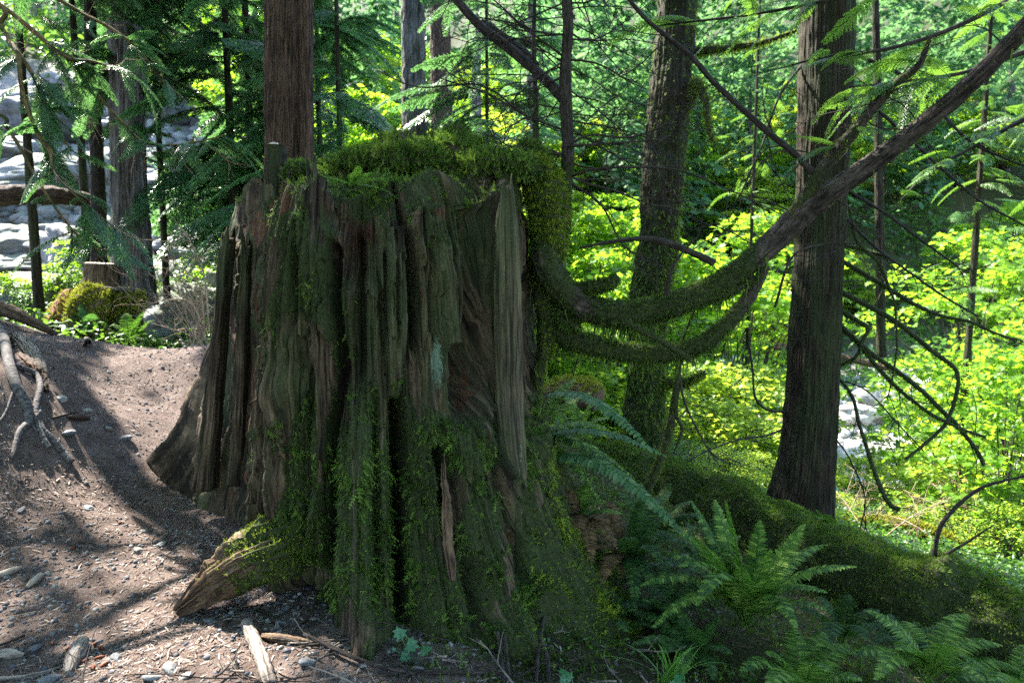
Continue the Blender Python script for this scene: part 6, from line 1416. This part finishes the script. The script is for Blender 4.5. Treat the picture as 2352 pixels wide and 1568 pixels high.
# near live sprays on the fork of the long limb and the hemlock at the upper right
oh = thing('overhanging_hemlock', 'hemlock outside the right edge whose flat needle sprays hang in at the upper right', 'tree', gp(4.6, 4.6))
V, Q, T, A = tube([(4.9, 4.6, -1), (4.8, 4.6, 4), (4.7, 4.6, 12)], [.22, .16, .08], seg=30, n=80, amp=.06, flute=.01, fk=6); mk('trunk', V, Q, T, M['cedar2'], oh, attrs={'bk': A})
for st in ([(2785, -210, 4.62, 12), (2500, -120, 4.6, 8), (2352, -20, 4.4, 6), (2200, 60, 4.3, 5), (2050, 110, 4.2, 4), (1900, 130, 4.2, 3), (1780, 160, 4.2, 2)], [(2785, -30, 4.62, 12), (2520, 60, 4.8, 8), (2352, 120, 4.8, 6), (2200, 170, 4.7, 4), (2050, 190, 4.7, 3), (1950, 200, 4.7, 2)], [(2785, -290, 4.62, 12), (2500, -200, 4.0, 8), (2250, -80, 4.0, 6), (2000, -20, 4.0, 5), (1750, 30, 4.0, 3), (1500, 60, 4.1, 2)],
           [(2785, 110, 4.62, 12), (2500, 200, 5.2, 8), (2380, 260, 5.2, 6), (2250, 330, 5.2, 4), (2130, 400, 5.2, 3), (2060, 470, 5.2, 2)]):
    V, Q, T, A = ptube(st, seg=12, n=90, amp=.12); mk('limb', V, Q, T, M['branch'], oh, attrs={'bk': A})
    for k in range(20):
        p, d = on_path(st, R.uniform(.25, 1)); place_spray(SPRAYH, oh, p, cam_dir(-R.random() - .1, R.uniform(-.2, .5), R.normal() * .7), R.uniform(.22, .5), R.normal() * .4)
p0 = [on_path(L5, R.uniform(.4, 1))[0] for k in range(16)]
for p in p0: place_spray(SPRAYH, hem, p, cam_dir(R.normal() - .5, R.uniform(-.4, .3), R.normal() * .5), R.uniform(.22, .42), R.normal() * .3)

# far forest: crowns as one mesh each, copies with their own place and size
def far_conifer(seed, H_=15, nb=70, r=2.6):
    P0 = []; D0 = []; N0 = []
    for k in range(nb):
        z = H_ * (.08 + .92 * (k + R.random()) / nb); l = r * (1 - z / H_) ** .8 * R.uniform(.6, 1.15) + .2; a = R.uniform(0, 6.283); d = np.array([math.cos(a), math.sin(a), 0])
        for q in range(34):
            u = R.random() ** .7; s_ = R.choice([-1, 1]); p = d * l * u + np.array([0, 0, z - .35 * l * u * u]); e = np.cross(d, [0, 0, 1]) * s_
            P0.append(p + e * R.uniform(0, .25) * l * (1 - u * .6)); D0.append((d * .7 + e * .6 + np.array([0, 0, -.35]) + R.normal(size=3) * .2) * R.uniform(.18, .42)); N0.append([R.normal() * .4, R.normal() * .4, 1])
    P0 = np.array(P0); D0 = np.array(D0); ln = np.linalg.norm(D0, axis=1)
    tv = np.array([[-.10, 0, 0], [.10, 0, 0], [.22, 0, .55], [0, 0, 1.0], [-.22, 0, .5]])
    V = stamp(tv, basis(D0, np.array(N0)), P0, ln); T = stampf(np.array([[0, 1, 2], [0, 2, 4], [4, 2, 3]]), 5, len(P0))
    o = mk('crown', V, None, T, M['needlefar'], smooth_=False); d1 = o.data; bpy.data.objects.remove(o)
    V, Q, T, A = tube([(0, 0, -.5), (0, 0, H_ * .5), (0, 0, H_)], [.28, .2, .03], seg=14, n=30); o = mk('trunk', V, Q, T, M['greybark'], attrs={'bk': A}); d2 = o.data; bpy.data.objects.remove(o)
    return d1, d2
FC = [far_conifer(1), far_conifer(2, 18, 80, 3.0), far_conifer(3, 12, 60, 2.4)]
SL = [shrub_mesh(7, M['maple'], 120, 2.6, 2.2, 4.5, 60, .55, .22, (OVAL, OVALT), .6), shrub_mesh(8, M['maple2'], 120, 2.4, 2.0, 4.0, 60, .55, .22, (OVAL, OVALT), .6)]
pos = []
def far_ok(x, y, d):
    for a, b in pos:
        if (a - x) ** 2 + (b - y) ** 2 < d * d: return False
    pos.append((x, y)); return True
n_ = 0; tries = 0
while n_ < 105 and tries < 6000:
    tries += 1; y = R.uniform(24, 80); px = R.uniform(-150, 2500); x = (px - 1176) / F * y
    if px < 560 and y < 30: continue
    if px > 1250 and y < 38: continue
    if not far_ok(x, y, 1.2 + y * .035): continue
    v = FC[R.integers(0, 3)]; t = thing('fir_tree', 'far blue green conifer on the hillside across the creek', 'tree', gp(x, y, -.3), 'conifers on the far hillside', R.uniform(0, 6.28)); s_ = R.uniform(.6, 1.15); t.scale = (s_, s_, s_)
    put('crown', v[0], t); n_ += 1
    if n_ % 5 == 0: put('trunk', v[1], t)
for px, y in ((1290, 40), (1400, 38), (1480, 42), (1560, 38), (1640, 41), (1720, 39), (1800, 42), (1880, 38), (1960, 41), (2040, 39), (2120, 42), (2200, 38), (2280, 41), (2360, 39), (1340, 46), (1520, 47), (1700, 47), (1850, 48), (2000, 46), (2180, 47), (2330, 47)):
    x = (px - 1176) / F * y; t = thing('fir_tree', 'far blue green conifer on the hillside across the creek', 'tree', gp(x, y, -.3), 'conifers on the far hillside', R.uniform(0, 6.28)); s_ = R.uniform(1.1, 1.5); t.scale = (s_, s_, s_ * 1.1); put('crown', FC[R.integers(0, 3)][0], t)
n_ = 0; tries = 0; pos = []
while n_ < 70 and tries < 4000:
    tries += 1; y = R.uniform(17, 50); px = R.uniform(560, 2500); x = (px - 1176) / F * y
    if px > 1250 and y < 27: continue
    if not far_ok(x, y, 1.6): continue
    v = SL[int(R.random() < .45)]; shrub(v, x, y, R.uniform(.6, 1.1), 'bright leafy tree among the conifers on the far hillside', 'leafy trees on the far hillside', name='maple_tree', cat='tree'); n_ += 1

# ------------------------------------------------------------------ cedars added out of frame; crowns shaped, with gaps, to shade the clearing
N = 150000
gxx = R.uniform(-9, 7.5, N); gyy = R.uniform(-7, 9.5, N)
keepsun = smooth(9.5, 7.2, gyy - .10 * gxx) * (1 - smooth(3.2, 4.6, gxx - .4 * (4 - gyy)))   # the creek side stays open
dap = fbm(np.stack([gxx * 1.5, gyy * 1.5, 0 * gxx], 1), 3, 77)
dens = .74 * keepsun * np.where(gyy > 1, 1.0, .5) * np.clip(1.1 - smooth(.35, .6, dap), .25, 1)
m = R.random(N) < dens; gxx, gyy = gxx[m], gyy[m]
tt_ = R.uniform(10.5, 15.5, len(gxx)); CPt = np.stack([gxx, gyy, 0 * gxx + .3], 1) + tt_[:, None] * Sd
cu = uv(CPt); keep = np.ones(len(cu), bool)
for a_, r_, k_ in zip(LU, LR, LK):
    d_ = np.hypot(cu[:, 0] - a_[0], cu[:, 1] - a_[1]); keep &= (d_ > r_ * (1 + .25 * R.normal(size=len(cu)))) | (R.random(len(cu)) < k_)
CPt = CPt[keep]
back = []   # unseen leaves added behind and beside the photographer to cut sky light
nb_ = 26000
bx_ = R.uniform(-14, 14, nb_); by_ = R.uniform(-14, 1.5, nb_); bz_ = R.uniform(5, 11, nb_); kb = fbm(np.stack([bx_ * .5, by_ * .5, bz_ * .5], 1), 2, 88) > -.25
BPt = np.stack([bx_, by_, bz_], 1)[kb]
roots_ = [(-8.5, 7.0, 'tall cedar outside the left edge shading the path'), (-10.5, 2.0, 'tall cedar outside the left edge nearer the photographer'), (-5.0, -4.5, 'tall cedar behind the photographer on the left'), (4.5, -5.0, 'tall cedar behind the photographer on the right'), (-11, 11.5, 'tall cedar outside the left edge beside the creek')]
rp = np.array([(a, b) for a, b, c in roots_])
for pts_, sz_ in ((CPt, .19),):
    own = np.argmin(((pts_[:, None, :2] - rp[None]) ** 2).sum(-1), 1)
ownb = 2 + (BPt[:, 0] > 0)
for k, (a_, b_, lab) in enumerate(roots_):
    t = thing('shade_cedar', lab, 'tree', gp(a_, b_))
    V, Q, T, A = tube([gp(a_, b_, -.3), gp(a_, b_, 6), gp(a_, b_, 14)], [.35, .28, .12], seg=30, n=60, amp=.05, flute=.02, fk=6); mk('trunk', V, Q, T, M['cedar'], t, attrs={'bk': A})
    P1 = np.concatenate([CPt[own == k], BPt[ownb == k] if k in (2, 3) else np.zeros((0, 3))]); S1 = np.concatenate([np.full((own == k).sum(), .20), np.full(len(P1) - (own == k).sum(), .5)])
    if not len(P1): continue
    n = len(P1); az = R.uniform(0, 6.283, n); D = np.stack([np.cos(az), np.sin(az), R.normal(size=n) * .4 - .3], 1)
    V = stamp(OVAL * [1.0, 1, 1], basis(D, Sd * .8 + R.normal(size=(n, 3)) * .5), P1, S1 * R.uniform(.6, 1.2, n)); T = stampf(OVALT, 6, n)
    mk('crown', V, None, T, M['needle'], t, smooth_=False)
